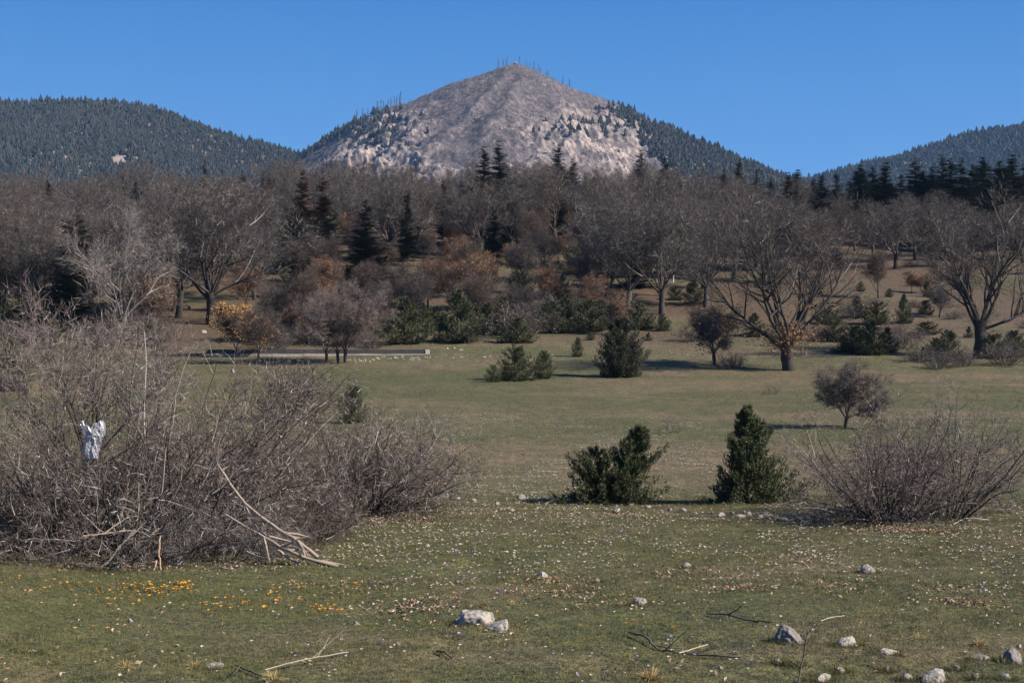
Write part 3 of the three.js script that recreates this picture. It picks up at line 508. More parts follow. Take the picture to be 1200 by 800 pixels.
// ---- the wood on the slope
{
  const R = rng(91); let n = 0;
  const clear = [[428, 158, 40, 296], [477, 195, 30, 262], [92, 134, 50, 325], [365, 188, 44, 248], [313, 215, 16, 250], [130, 128, 30, 330], [576, 235, 18, 216], [735, 150, 34, 325]];
  const where = (px, d) => (d < 150 ? 'at the wood foot' : d < 215 ? 'midway upslope' : 'on the wood crest') + (px < 330 ? ' below the fir covered hill' : px < 780 ? ' below the pale mountain' : ' towards the fir row');
  for (const [d, gap] of [[114, 4.4], [121, 4.4], [129, 4.5], [138, 4.6], [150, 5], [163, 5.2], [177, 5.5], [192, 5.8], [208, 6.1], [226, 6.4], [246, 6.8], [268, 7.2], [292, 7.6]]) {
    const step = gap * F / d;
    for (let px = -110 + R() * step; px < 1300; px += step * rr(R, 0.75, 1.3) * (px > 300 && px < 720 && d < 190 ? 0.66 : px > 300 && px < 860 ? 0.72 : 0.85)) {
      const dd = d + rr(R, -5, 5);
      if (px > 960 - (dd - 160) * 0.3 && dd < 232) continue;
      if (px > 830 && dd >= 232) continue;
      if (px > 840 && dd < 165) continue;
      if (px > 730 && dd < 142) continue;
      if (dd < 140 && px > 185 && px < 300) continue;
      if (dd < 128 && px < 190) continue;
      if (dd < 118 && px < 430) continue;
      if (dd < 138 && px > 690) continue;
      if (dd < 132 && px > 430) continue;
      const p = atDepth(px, dd), young = px > 300 && px < 700 && dd < 190, turn = R() * 6.28, w = where(px, dd), block = clear.find(([x, c, h]) => Math.abs(px - x) < h && dd < c), room = block ? (rowAt(p) - block[3]) / pxPerM(p) : 99, low = room < 4, fit = (h) => Math.min(h, room); let q = R(); n++;
      if (low) { // nothing tall before the single firs and oaks
        if (room < 1) continue; q < 0.4 ? put(stand(P.rust[n % 3], p, rr(R, 0.7, 1.1) * room, turn, 1.1), 'rust_tree', 'low rusty leaved sapling ' + w, 'tree', 'low rusty saplings on the slope') : put(stand(P.bush[n % 2], p, Math.min(2.6, rr(R, 0.6, 1) * room), turn, 1.2), 'bare_bush', 'bare bush ' + w, 'bush', 'bare bushes on the slope');
      } else if (young) {
        if (q < 0.36) put(stand(P.rust[n % 3], p, fit(rr(R, 3.5, 7)), turn, 1.05), 'rust_tree', 'young oak with rusty leaves ' + w, 'tree', 'rusty leaved young oaks on the slope');
        else if (q < 0.72) put(stand(P.slim[n % 3], p, fit(rr(R, 4.5, 8)), turn, 1.15), 'young_tree', 'slender pinkish grey bare young tree ' + w, 'tree', 'bare young trees on the slope');
        else if (q < 0.86) put(stand(P.jun[n % 3], p, fit(rr(R, 1.8, 4.5)), turn, 0.95), 'juniper', 'green juniper among young bare trees ' + w, 'juniper', 'junipers under the young trees');
        else put(stand(P.bush[n % 2], p, rr(R, 1.6, 3), turn, 1.2), 'bare_bush', 'bare bush ' + w, 'bush', 'bare bushes on the slope');
      } else {
        if (q < 0.15 && dd < 210) put(stand(P.rust[n % 3], p, fit(rr(R, 4, 8)), turn), 'rust_tree', 'rusty leaved oak under taller trees ' + w, 'tree', 'rusty leaved young oaks in the wood');
        else if (q < 0.24 && dd < 200) put(stand(P.jun[n % 3], p, rr(R, 2.2, 4.2), turn), 'juniper', 'green juniper under tall bare trees ' + w, 'juniper', 'junipers under the tall trees');
        else if (q < 0.33 && dd > 165 && dd < 260) put(stand(P.fir[n % 3], p, fit(rr(R, 6, 11)), turn, rr(R, 0.95, 1.3)), 'fir_tree', 'dark fir between bare trees ' + w, 'fir', 'firs between the bare trees');
        else if (q < 0.46) put(stand(P.slim[n % 3], p, fit(rr(R, 8, 11)), turn, 1.1), 'young_tree', 'upright bare tree between broad oaks ' + w, 'tree', 'upright bare trees in the wood');
        else put(stand(P.oak[n % 4], p, fit(rr(R, 11, 14.2) * (px < 120 ? 0.9 : 1)), turn, rr(R, 0.85, 1.1)), 'oak_tree', 'grey bare oak ' + w, 'tree', WOOD);
      }
    }
  }
  for (let k = 0; k < 34; k++) { const px = rr(R, -40, 440), p = atDepth(px, rr(R, 117, 140)); if (px > 190 && px < 300) continue; put(stand(k % 5 < 2 ? P.jun[k % 3] : P.bush[k % 2], p, rr(R, 1.4, 2.9), R() * 6, 1.2), k % 5 < 2 ? 'juniper' : 'bare_bush', (k % 5 < 2 ? 'low juniper' : 'brown bare bush') + ' in the undergrowth at the foot of the wood', k % 5 < 2 ? 'juniper' : 'bush', k % 5 < 2 ? 'junipers of the undergrowth' : 'bushes of the undergrowth'); }
  console.log('wood', n);
}
// ---- junipers of the meadow edge: column, foot row, top row, kind, width factor, label
const EDGE = 'junipers along the edge of the wood';
[[578, 448, 425, 2, 0.9, 'low juniper of the loose trio, the smallest one'], [604, 447, 401, 2, 1.15, 'ragged juniper in the middle of the loose trio'], [637, 444, 408, 1, 0.95, 'compact juniper of the loose trio'],
  [475, 403, 345, 0, 1.35, 'broad pointed juniper just beyond the end of the low wall'], [537, 401, 336, 0, 1.4, 'tall pointed juniper with sunlit yellow green flank'], [677, 418, 393, 1, 0.7, 'tiny upright juniper alone in the grass'],
  [777, 388, 366, 1, 1.1, 'small juniper on the pinkish bank'], [10, 458, 388, 0, 0.95, 'pointed juniper behind the big thorn thicket'], [413, 496, 448, 1, 0.9, 'small juniper peeping out behind the thorn bushes'],
  [1060, 379, 342, 0, 0.8, 'slim pointed juniper on the open slope'], [1112, 424, 384, 1, 1.1, 'olive juniper near the gnarled oak'], [1086, 392, 375, 2, 2.0, 'low wide flat topped juniper on the open slope'],
].forEach(([x, y, t, k, w, l]) => add(P.jun[k], x, y, t, 'juniper', l, 'juniper', null, w));
[[495, 390, 352], [510, 385, 356], [560, 390, 356], [590, 392, 345], [607, 402, 368], [645, 390, 350], [664, 390, 343], [690, 389, 348], [628, 384, 356], [572, 393, 352], [748, 386, 350], [718, 384, 352], [813, 357, 325], [792, 352, 334], [692, 399, 388], [760, 399, 388],
  [1000, 414, 378], [1020, 416, 374], [1040, 413, 382], [1028, 380, 350], [1085, 369, 350], [1005, 372, 345], [970, 380, 350], [20, 386, 340], [42, 382, 345], [1165, 420, 388], [1190, 418, 385], [885, 395, 365], [980, 400, 372]]
  .forEach(([x, y, t], i) => add(P.jun[(i * 2) % 3], x, y, t, 'juniper', 'dark green juniper at the edge of the wood', 'juniper', EDGE, 1.3));
[[597, 396, 342], [548, 402, 385], [340, 492, 405], [1080, 425, 400], [1100, 432, 405], [1130, 430, 405], [1180, 428, 392], [860, 432, 408], [815, 400, 372], [655, 372, 335]].forEach(([x, y, t], i) => add(P.bush[i % 2], x, y, t, 'bare_bush', i === 2 ? 'mauve grey fine twigged bush between thicket and low wall' : 'grey brown bare bush at the foot of the trees', 'bush', i === 2 ? null : 'bare bushes at the wood edge', i === 2 ? 0.95 : 1.15));

{ const R = rng(57); for (let k = 0; k < 46; k++) { const px = rr(R, 790, 1260), d = rr(R, 108, 205), p = atDepth(px, d), q = k % 6; if (d < 125 && px < 960) continue;
  if (q < 2) put(stand(P.jun[k % 3], p, rr(R, 0.9, 2.4), R() * 6, 1.1), 'juniper', 'small juniper scattered on the open slope above the oaks', 'juniper', 'junipers scattered on the open slope');
  else if (q < 5) put(stand(P.bush[k % 2], p, rr(R, 0.8, 2.0), R() * 6, 1.3), 'bare_bush', 'brown bare bush scattered on the open slope above the oaks', 'bush', 'bushes scattered on the open slope');
  else put(stand(P.slim[k % 3], p, rr(R, 2.5, 5), R() * 6, 1.2), 'young_tree', 'small bare tree scattered on the open slope above the oaks', 'tree', 'small trees scattered on the open slope'); } }
// ---- the three junipers in the meadow
add(juniper(651, { H: 4.0, R: 1.75, branches: 300, sprays: 46, size: 0.15, needles: 5, gaps: 0.3, prof: (t) => Math.pow(Math.max(0, 1 - t * t), 0.65) * (0.62 + 0.34 * Math.min(1, t * 2.6)), col: [0.026, 0.033, 0.018] }), 728, 442, 367, 'juniper', 'dark dense rounded juniper casting a shadow on the far meadow', 'juniper', null, 1.0, 0);
add(juniper(652, { H: 2.2, R: 0.82, branches: 170, sprays: 60, size: 0.085, needles: 6, gaps: 0.8, prof: (t) => Math.pow(Math.max(0, 1 - t), 0.75) * (0.72 + 0.55 * Math.min(1, t * 4)), col: [0.06, 0.077, 0.028] }), 877, 590, 468, 'juniper', 'conical sunlit juniper standing in the open meadow', 'juniper', null, 1.0, 0.4);
{
  const g = new THREE.Group(), a = juniper(653, { H: 1.8, R: 0.62, branches: 130, sprays: 52, size: 0.08, needles: 6, gaps: 0.9, lean: 0.24, col: [0.058, 0.073, 0.027], prof: (t) => Math.pow(Math.max(0, 1 - t), 0.6) * (0.75 + 0.4 * Math.min(1, t * 4)) }), b = juniper(654, { H: 1.3, R: 0.92, col: [0.058, 0.072, 0.027], branches: 110, sprays: 52, size: 0.08, needles: 6, gaps: 0.9, lean: -0.16, prof: (t) => Math.sqrt(Math.max(0, 1 - t * t)) * 0.9 });
  a.children.forEach((c) => { const m = c.clone(); m.position.set(0.08, 0, 0); g.add(m); }); b.children.forEach((c) => { const m = c.clone(); m.position.set(-0.22, 0, 0.05); g.add(m); });
  g.userData.H = 1.85; add(g, 722, 589, 490, 'juniper', 'ragged leaning juniper sloping down to one side beside the stones', 'juniper', null, 1.05, 0);
}
console.log('plants');

// ---------------------------------------------------------------- thorn thicket
function place(g, px, py, turn = 0, s = 1) { const p = at(px, py); g.position.copy(p); g.position.y -= 0.03; g.rotation.y = turn; g.scale.setScalar(s); return g; }
put(place(shrub(901, { stems: 170, foot: 0.9, footX: 1.6, tilt: [0.0, 1.5], len: [1.3, 2.5], r: [0.009, 0.03], n1: [7, 9], n2: [5, 7], n3: [2, 3], up: 0.0, paleShare: 0.16 }), 120, 648, 0), 'thorn_bush', 'wide tangled grey thorn bush with a plastic bag caught in it', 'bush');
put(place(bareTree(902, { H: 4.1, trunk: 1.5, r: 0.055, limbs: 8, spread: [0.2, 1.15], bark: [0.045, 0.038, 0.035], twig: [0.17, 0.13, 0.125], fine: 0.36, dens: 0.72, paleShare: 0.12 }), 92, 640, 0.4), 'thorn_tree', 'thin dark stemmed thorn tree growing out of the tangled bush', 'tree');
put(place(shrub(903, { stems: 105, foot: 0.7, footX: 1.3, tilt: [0.05, 0.8], len: [2.0, 3.9], r: [0.01, 0.02], n1: [7, 9], n2: [5, 7], n3: [2, 3], sweep: 0.12, up: 0.02, paleShare: 0.08, twig: [0.128, 0.096, 0.086] }), 190, 638, 0), 'thorn_bush', 'tall thorn bush with whippy upswept twigs behind the dead branches', 'bush');
put(place(shrub(904, { stems: 70, foot: 0.5, footX: 1.2, tilt: [0.1, 1.4], len: [0.7, 1.4], r: [0.008, 0.014], n1: [8, 10], n2: [6, 8], n3: [5, 6], scale: 0.85, paleShare: 0.04 }), 312, 632, 0), 'thorn_bush', 'low dense thorn bush under the leaning dead branches', 'bush');
put(place(shrub(905, { stems: 95, foot: 0.6, footX: 1.1, tilt: [0.1, 1.15], len: [1.3, 2.4], r: [0.011, 0.026], n1: [8, 10], n2: [6, 8], n3: [4, 5], paleShare: 0.14, wander: 0.3 }), 430, 598, 0), 'thorn_bush', 'thorn bush with crooked bleached boughs at the end of the thicket', 'bush');
put(place(shrub(906, { stems: 44, foot: 0.45, tilt: [0.2, 1.4], len: [0.5, 1.0], r: [0.005, 0.01], n1: [8, 10], n2: [6, 8], n3: [5, 7], scale: 0.6, thick: 1.2, twig: [0.12, 0.102, 0.093] }), 258, 655, 0.4), 'thorn_bush', 'small ball of fine grey twigs at the front of the thicket', 'bush');
put(place(shrub(912, { stems: 80, foot: 0.6, footX: 1.3, tilt: [0.05, 0.9], len: [1.2, 2.3], r: [0.008, 0.018], n1: [7, 9], n2: [5, 7], n3: [3, 4], sweep: 0.25, up: 0.01, paleShare: 0.1, twig: [0.12, 0.091, 0.083] }), 262, 632, 0), 'thorn_bush', 'thorn bush with slanting straight shoots just behind the leaning dead branches', 'bush');
put(place(shrub(911, { stems: 85, foot: 0.6, footX: 1.2, tilt: [0.2, 1.5], len: [1.2, 2.2], r: [0.008, 0.016], n1: [7, 9], n2: [5, 7], n3: [3, 4], sweep: -0.2, paleShare: 0.16 }), 20, 640, 0), 'thorn_bush', 'thorn bush with long drooping parallel boughs beside the tangled one', 'bush');
put(place(shrub(907, { stems: 66, foot: 0.42, tilt: [0.02, 1.02], len: [1.4, 2.7], r: [0.009, 0.024], n1: [7, 9], n2: [6, 7], n3: [3, 4], stem: [0.045, 0.04, 0.037], twig: [0.132, 0.098, 0.09], paleShare: 0.06 }), 1040, 612, 0.3), 'thorn_bush', 'red tinged bare thorn bush fanning out beside the stone row', 'bush');
put(place(shrub(908, { stems: 34, foot: 0.35, tilt: [0.1, 0.95], len: [1.6, 2.7], r: [0.012, 0.024], n1: [7, 9], n2: [5, 7], n3: [3, 5], stem: [0.045, 0.04, 0.037], twig: [0.13, 0.105, 0.102], sweep: 0.22, paleShare: 0.03 }), 1112, 609, 0), 'thorn_bush', 'looser dark stemmed thorn bush leaning out behind the red tinged one', 'bush');
put(place(shrub(909, { stems: 10, foot: 0.2, tilt: [0.1, 1.1], len: [0.4, 0.7], r: [0.006, 0.01], n1: [5, 7], n2: [4, 6], n3: [3, 4], scale: 0.6 }), 785, 508, 0), 'bare_bush', 'little bare bush in the grass behind the ragged juniper', 'bush');
put(place(shrub(910, { stems: 12, foot: 0.3, tilt: [0.2, 1.3], len: [0.3, 0.5], r: [0.006, 0.01], n1: [5, 7], n2: [4, 6], n3: [3, 4], scale: 0.6 }), 905, 462, 0), 'bare_bush', 'tiny dark bare bush in the far meadow', 'bush');

// ---- dead branches and sticks
const MSTICK = std({ vertexColors: true, roughness: 0.85 });
function stick(points, r0, r1, col, name, label, twigs = 0, seed = 1) { // points: [column, row, metres towards the viewer and metres above the ground at the foot row]
  if (name === 'fallen_stick') { r0 *= 0.65; r1 *= 0.65; } const R = rng(seed), t = new Tubes(), base = points[0].clone(), pts = points.map((q) => q.clone().sub(base)), fine = [];
  const curve = new THREE.CatmullRomCurve3(pts), n = 14, line = curve.getPoints(n).map((q, i) => q.add(randDir(R).multiplyScalar(i % n ? r0 * 0.5 : 0)));
  t.add(line, line.map((_, i) => lerp(r0, r1, i / n) * rr(R, 0.9, 1.12)), 7, col, 0.12);
  const g = new THREE.Group(); g.position.copy(base); part(g, 'stem', t.geo(), MSTICK);
  if (twigs) { const tw = new Tubes(); for (let k = 0; k < twigs; k++) { const i = 3 + Math.floor(R() * (n - 4)), d = bendAway(line[i + 1].clone().sub(line[i]).normalize(), rr(R, 0.3, 0.8), R), l = rr(R, 0.2, 0.55); const m = line[i].clone().addScaledVector(d, l * 0.5).add(randDir(R).multiplyScalar(0.03)); tw.add([line[i].clone(), m, m.clone().addScaledVector(d, l * 0.5)], [r1 * 0.9, r1 * 0.6, 0.002], 4, col); } part(g, 'side_twigs', tw.geo(), MSTICK); }
  return put(g, name, label, 'branch');
}
function pt(px, py, depth) { const r = ray(px, py), t = depth / -r.z; return V(r.x * t, EYE + r.y * t, r.z * t); }
const DEAD = [0.30, 0.235, 0.185], GREYD = [0.25, 0.215, 0.19];
{
  const z0 = -at(330, 662).z;
  stick([pt(255, 545, z0 + 0.9), pt(283, 585, z0 + 0.55), pt(318, 615, z0 + 0.25), pt(345, 632, z0 + 0.05), pt(372, 653, z0 - 0.05)], 0.017, 0.03, DEAD, 'dead_branch', 'long bleached dead branch leaning steeply against the thicket', 5, 3);
  stick([pt(264, 603, z0 + 0.6), pt(300, 624, z0 + 0.3), pt(322, 637, z0 + 0.1), pt(350, 651, z0 - 0.1), pt(396, 664, z0 - 0.25)], 0.018, 0.026, DEAD, 'dead_branch', 'long dead branch lying low with its butt out on the grass', 6, 4);
  stick([pt(286, 588, z0 + 0.6), pt(300, 617, z0 + 0.35), pt(316, 630, z0 + 0.2)], 0.012, 0.012, GREYD, 'dead_branch', 'thin grey dead branch between the two long bleached ones', 2, 5);
  stick([pt(326, 645, z0 + 0.1), pt(340, 655, z0), pt(354, 661, z0 - 0.1)], 0.02, 0.012, [0.4, 0.3, 0.22], 'dead_branch', 'short pale snapped branch under the leaning branches', 2, 6);
  const z1 = -at(187, 668).z;
  stick([pt(187, 628, z1 - 0.02), pt(186, 648, z1), pt(188, 669, z1 - 0.02)], 0.016, 0.012, [0.42, 0.27, 0.17], 'broken_stake', 'upright broken orange brown stake at the front of the thicket', 0, 7);
  stick([pt(183, 656, z1 - 0.06), pt(180, 668, z1 - 0.08)].flatMap((q, i) => (i ? [q] : [q, q.clone().lerp(pt(180, 668, z1 - 0.08), 0.5)])), 0.014, 0.01, [0.46, 0.31, 0.2], 'broken_stake', 'short pale stub leaning beside the upright broken stake', 0, 8);
  stick([pt(97, 628, z1 + 0.05), pt(125, 625, z1 + 0.1), pt(158, 621, z1 + 0.15)], 0.012, 0.014, [0.36, 0.28, 0.2], 'dead_branch', 'straight pale stick lying level in the tangled bush', 1, 9);
  stick([pt(92, 660, z1), pt(120, 663, z1 - 0.1), pt(140, 640, z1 + 0.05), pt(158, 620, z1 + 0.1)], 0.008, 0.012, GREYD, 'dead_branch', 'bent grey stick with its end resting on the grass by the tangled bush', 3, 10);
  const z2 = -at(470, 604).z;
  stick([pt(446, 588, z2 + 0.1), pt(462, 597, z2), pt(478, 604, z2 - 0.1)], 0.02, 0.014, [0.42, 0.31, 0.22], 'dead_branch', 'short pale branch poking out below the crooked boughs', 1, 11);
  stick([pt(448, 495, z2 + 0.6), pt(436, 520, z2 + 0.5), pt(425, 545, z2 + 0.4)], 0.006, 0.02, [0.4, 0.34, 0.29], 'dead_branch', 'bleached bough sticking up out of the crooked thorn bush', 3, 12);
  const dark = [0.10, 0.078, 0.064];
  const onG = (px, py, up = 0.02) => { const q = at(px, py); q.y += up; return q; };
  stick([onG(828, 721), onG(852, 726, 0.05), onG(878, 729), onG(905, 732)], 0.012, 0.016, dark, 'fallen_stick', 'dark straight stick lying in the grass beside the dark sided boulder', 3, 13);
  stick([onG(737, 744, 0.03), onG(757, 753, 0.05), onG(773, 764), onG(790, 767, 0.03)], 0.018, 0.012, dark, 'fallen_stick', 'crooked dark branch lying in the grass', 4, 14);
  stick([onG(790, 768), onG(812, 771, 0.03), onG(840, 773, 0.04), onG(868, 774)], 0.01, 0.014, dark, 'fallen_stick', 'dark stick curving on from the crooked branch', 2, 15);
  stick([onG(796, 770, 0.03), onG(812, 767, 0.05), onG(830, 763, 0.06)], 0.01, 0.008, [0.36, 0.29, 0.2], 'fallen_stick', 'short straw pale stick crossing the crooked dark branch', 0, 16);
  stick([onG(962, 730), onG(975, 728, 0.04), onG(990, 727, 0.04)], 0.008, 0.008, [0.36, 0.31, 0.22], 'fallen_stick', 'short pale stick behind the white boulder', 0, 17);
  stick([onG(512, 766), onG(520, 769, 0.04), onG(530, 774)], 0.018, 0.012, dark, 'fallen_stick', 'stubby black stick alone in the grass below the white rock', 0, 18);
  stick([onG(275, 782), onG(290, 789, 0.03), onG(306, 795)], 0.012, 0.012, dark, 'fallen_stick', 'dark stick lying beside the small grey stone', 1, 19);
  stick([onG(310, 790, 0.03), onG(350, 782, 0.06), onG(380, 775, 0.05), onG(408, 767)], 0.01, 0.008, [0.30, 0.25, 0.18], 'fallen_stick', 'long thin straw coloured stick lying slantwise in the grass', 4, 20);
  stick([onG(1118, 616), onG(1135, 612, 0.08), onG(1160, 611)], 0.012, 0.01, [0.38, 0.34, 0.3], 'fallen_stick', 'bleached stick at the foot of the looser thorn bush', 2, 21);
}
// ---- plastic bag caught in the bush
{
  const g = new THREE.Group(), nu = 96, nv = 56, Pp = [], I = [];
  for (let j = 0; j <= nv; j++) for (let i = 0; i < nu; i++) {
    const v = j / nv, a = i / nu * 6.2832, w = lerp(0.15, 0.075, v) * (1 + 0.1 * Math.sin(v * 9)), cx = Math.cos(a), cz = Math.sin(a);
    const cr = (ridged(cx * 1.5 + 5, v * 4 + cz * 1.5, 3) - 0.45) * 0.11 + (noise(cx * 5 + 2, v * 14, cz * 5) - 0.5) * 0.04 + (ridged(cx * 7 + 1, v * 9 + cz * 7, 2) - 0.4) * 0.03, r = w + cr;
    const lip = v < 0.12 ? 0.05 * Math.sin(a * 2.5 + 1) + 0.025 * Math.sin(a * 7) : 0;
    Pp.push(cx * r + 0.03 * Math.sin(v * 6), (1 - v) * 0.5 + lip, cz * r * 0.45);
  }
  for (let j = 0; j < nv; j++) for (let i = 0; i < nu; i++) { const A = j * nu + i, B = j * nu + (i + 1) % nu; I.push(A, B, A + nu, B, B + nu, A + nu); }
  const e = Pp.length / 3; Pp.push(0, -0.02, 0); for (let i = 0; i < nu; i++) I.push(nv * nu + i, nv * nu + (i + 1) % nu, e);
  const b = new THREE.BufferGeometry(); b.setAttribute('position', new THREE.Float32BufferAttribute(Pp, 3)); b.setIndex(I); b.computeVertexNormals();
  part(g, 'film', b, new THREE.MeshPhysicalMaterial({ color: new THREE.Color(0.46, 0.46, 0.49), roughness: 0.3, transmission: 0.35, thickness: 0, side: THREE.DoubleSide }));
  const h = new Tubes(); [[-0.11, -0.4], [0.1, 0.3]].forEach(([x, l]) => h.add([V(x - 0.02, 0.47, 0.03), V(x + l * 0.12, 0.56, 0.05), V(x + l * 0.2, 0.5, 0.06)], [0.016, 0.02, 0.012], 6, [0.7, 0.7, 0.75], 0.4)); part(g, 'handles', h.geo(), MSTICK);
  const z = -at(108, 660).z - 0.1; g.scale.set(0.88, 0.95, 0.88); g.position.copy(pt(108, 537, z)); put(g, 'plastic_bag', 'crumpled shiny white plastic bag caught in the tangled thorn bush', 'bag');
}
console.log('thicket');

// ---------------------------------------------------------------- long low wall with its ledge and end block
{
  const a = at(240, 417), b = at(498, 415), g = new THREE.Group(), dir = b.clone().sub(a); dir.y = 0; const L = dir.length(), d0 = -a.z;
  g.position.copy(a).lerp(b, 0.5); g.rotation.y = Math.atan2(-dir.z, dir.x); const yb = Math.min(a.y, b.y) - g.position.y;
  const box = (name, w, h, t, x, y, z, col, seed, sub = 40) => {
    const bg = new THREE.BoxGeometry(w, h, t, Math.max(2, Math.round(w * 2.5)), 3, 3), Q = bg.attributes.position, C = [];
    for (let i = 0; i < Q.count; i++) { const X = Q.getX(i), Y = Q.getY(i), Z = Q.getZ(i); Q.setXYZ(i, X + (noise(X * 2, Y * 5, Z * 3 + seed) - 0.5) * 0.03, Y + (noise(X * 1.3 + 9, Y, Z + seed) - 0.5) * 0.04, Z + (noise(X * 1.7 + 4, Y * 3, seed) - 0.5) * 0.04); const q = 0.7 + 0.6 * noise(X * 1.4 + seed, Y * 6, Z * 5); C.push(col[0] * q, col[1] * q, col[2] * q); }
    bg.setAttribute('color', new THREE.Float32BufferAttribute(C, 3)); bg.deleteAttribute('uv'); bg.computeVertexNormals(); const m = part(g, name, bg, MV); m.position.set(x, y, z); return m;
  };
  const lift = yb + 0.05;
  const n = 11, w = L / n; for (let k = 0; k < n; k++) box('wall_slab', w - 0.02, 0.34, 0.34, -L / 2 + (k + 0.5) * w, lift + 0.27, -0.15, [0.046, 0.047, 0.054], k * 3 + 1);
  box('ledge', L + 0.1, 0.2, 0.3, 0, lift + 0.0, 0.18, [0.38, 0.33, 0.29], 51);
  box('end_block', 0.3, 0.5, 0.44, L / 2 + 0.2, lift + 0.2, -0.14, [0.48, 0.44, 0.37], 61);
  put(g, 'low_wall', 'long low dark grey wall with pale ledge and pale end block', 'wall');
}

// ---------------------------------------------------------------- rocks
const MROCK = std({ vertexColors: true, color: new THREE.Color(0.30, 0.268, 0.24), roughness: 0.92 });
const MROCKD = std({ vertexColors: true, color: new THREE.Color(0.17, 0.152, 0.138), roughness: 0.95 });
const bedded = [];
function rock(px, py, wpx, hpx, seed, label, group, dark, turn) {
  const p = at(px, py), s = 1 / pxPerM(p), w = wpx * s / 2 * 0.92, h = hpx * s * 0.9; if (p.z > -33 && wpx > 9) bedded.push([p.x, p.z - w * 0.4, w]);
  const m = meshOf(rockGeo(seed, wpx > 24 ? 15 : wpx > 9 ? 9 : 4, [w * 1.08, h * 0.95, w * 0.85], 0.34, 0.8), dark ? MROCKD : MROCK);
  m.position.copy(p); m.position.y -= h * 0.06; m.position.z -= w * 0.4; m.rotation.y = turn ?? seed; return put(m, wpx > 24 ? 'boulder' : 'stone', label, wpx > 24 ? 'boulder' : 'stone', group);
}
rock(557, 734, 60, 29, 1, 'white rock with rounded hump in the short grass');
rock(584, 739, 42, 16, 2, 'low white slab touching the humped white rock');
rock(928, 755, 40, 25, 3, 'knobbly dark boulder behind the dry stalk', null, true);  // whole boulder takes the darker rock colour
rock(995, 757, 28, 12, 4, 'small white boulder with a flat top near the dark boulder');
rock(750, 709, 26, 14, 5, 'grey rounded boulder alone in the flowery grass');
rock(1018, 672, 20, 13, 6, 'pointed pale stone standing in the flowery grass');
rock(637, 678, 26, 10, 7, 'low pale boulder with a dark end among fallen leaves');
rock(520, 584, 22, 13, 8, 'pale crumbly stone at the start of the stone row');
rock(611, 586, 15, 8, 9, 'small pale stone with dark side in the stone row');
rock(650, 588, 20, 11, 10, 'dark jagged stone in the stone row beside the ragged juniper', null, true);
rock(634, 589, 15, 6, 25, 'low dark stone next to the jagged one in the stone row', null, true);
rock(723, 602, 14, 8, 11, 'small upright white stone in front of the ragged juniper');
rock(250, 784, 28, 10, 12, 'small flat grey boulder beside the straw tuft');
rock(1098, 800, 40, 17, 13, 'pink grey pointed boulder at the meadow foreground edge');
rock(1190, 778, 34, 24, 14, 'dark sided slanting boulder near the pointed pink one', null, true);
rock(1152, 774, 24, 10, 15, 'flat pale stone between two straw tufts');
rock(1042, 767, 30, 10, 16, 'flat pale slab half sunk in the grass');
const ROW = 'stones in the row across the meadow', SM = 'small pale stones lying in the grass';
[[695, 589, 8, 3], [800, 600, 9, 4], [846, 606, 13, 5], [858, 604, 8, 4], [866, 608, 16, 5], [879, 605, 9, 5], [890, 608, 11, 4], [899, 606, 17, 6], [911, 609, 9, 3], [921, 611, 13, 4], [936, 609, 7, 3], [948, 612, 19, 6], [600, 600, 8, 3], [668, 590, 12, 4], [681, 591, 7, 3], [785, 599, 7, 3], [760, 596, 9, 4], [555, 588, 8, 3], [970, 613, 10, 4], [835, 603, 6, 3], [872, 602, 6, 3], [905, 613, 6, 3], [930, 604, 7, 3], [958, 607, 8, 4], [740, 593, 6, 3], [815, 603, 6, 2.5], [775, 601, 5, 2.5], [627, 590, 9, 4], [583, 592, 7, 3], [536, 586, 8, 3], [705, 594, 6, 3]].forEach(([x, y, w, h], i) => rock(x, y, w * 1.25, h * 1.5, 30 + i, 'pale stone in the broken row of stones across the meadow', ROW, i % 4 === 3));
[[37, 765, 12, 6], [55, 779, 12, 5], [152, 729, 7, 6], [418, 733, 9, 6], [160, 778, 9, 5], [1122, 786, 14, 7], [985, 790, 14, 9], [966, 798, 30, 9], [932, 782, 10, 7], [913, 779, 11, 8], [1065, 798, 18, 10], [1145, 797, 10, 6], [1180, 797, 16, 9], [805, 666, 14, 7], [700, 683, 10, 6], [1060, 630, 10, 5], [500, 640, 8, 4], [1195, 760, 9, 5], [845, 785, 8, 5], [530, 712, 8, 4], [1040, 788, 10, 6]].forEach(([x, y, w, h], i) => rock(x, y, w, h, 60 + i, 'small pale stone half sunk in the foreground grass', SM));
[[272, 437, 7, 6], [318, 421, 6, 4], [238, 391, 8, 5]].forEach(([x, y, w, h], i) => rock(x, y, w, h, 90 + i, 'pale yellow stone near the thicket and the golden tree', 'yellow stones near the wall'));
{ const R = rng(5); for (let k = 0; k < 46; k++) { const x = rr(R, 402, 505), y = 418 + Math.abs(rr(R, -4, 5)) + (x < 440 ? 2 : 0); rock(x, y, 2.2 + 3.5 * R() * R(), rr(R, 1.2, 2.2), 120 + k % 9, 'white rubble stone below the end of the low wall', 'white rubble below the low wall'); } }
[[524, 409], [532, 408], [540, 411], [531, 420], [540, 419], [567, 419], [574, 418]].forEach(([x, y], i) => rock(x, y, 6, 2.2, 140 + i, 'white stone lying beyond the end block of the low wall', 'white stones beyond the wall end'));

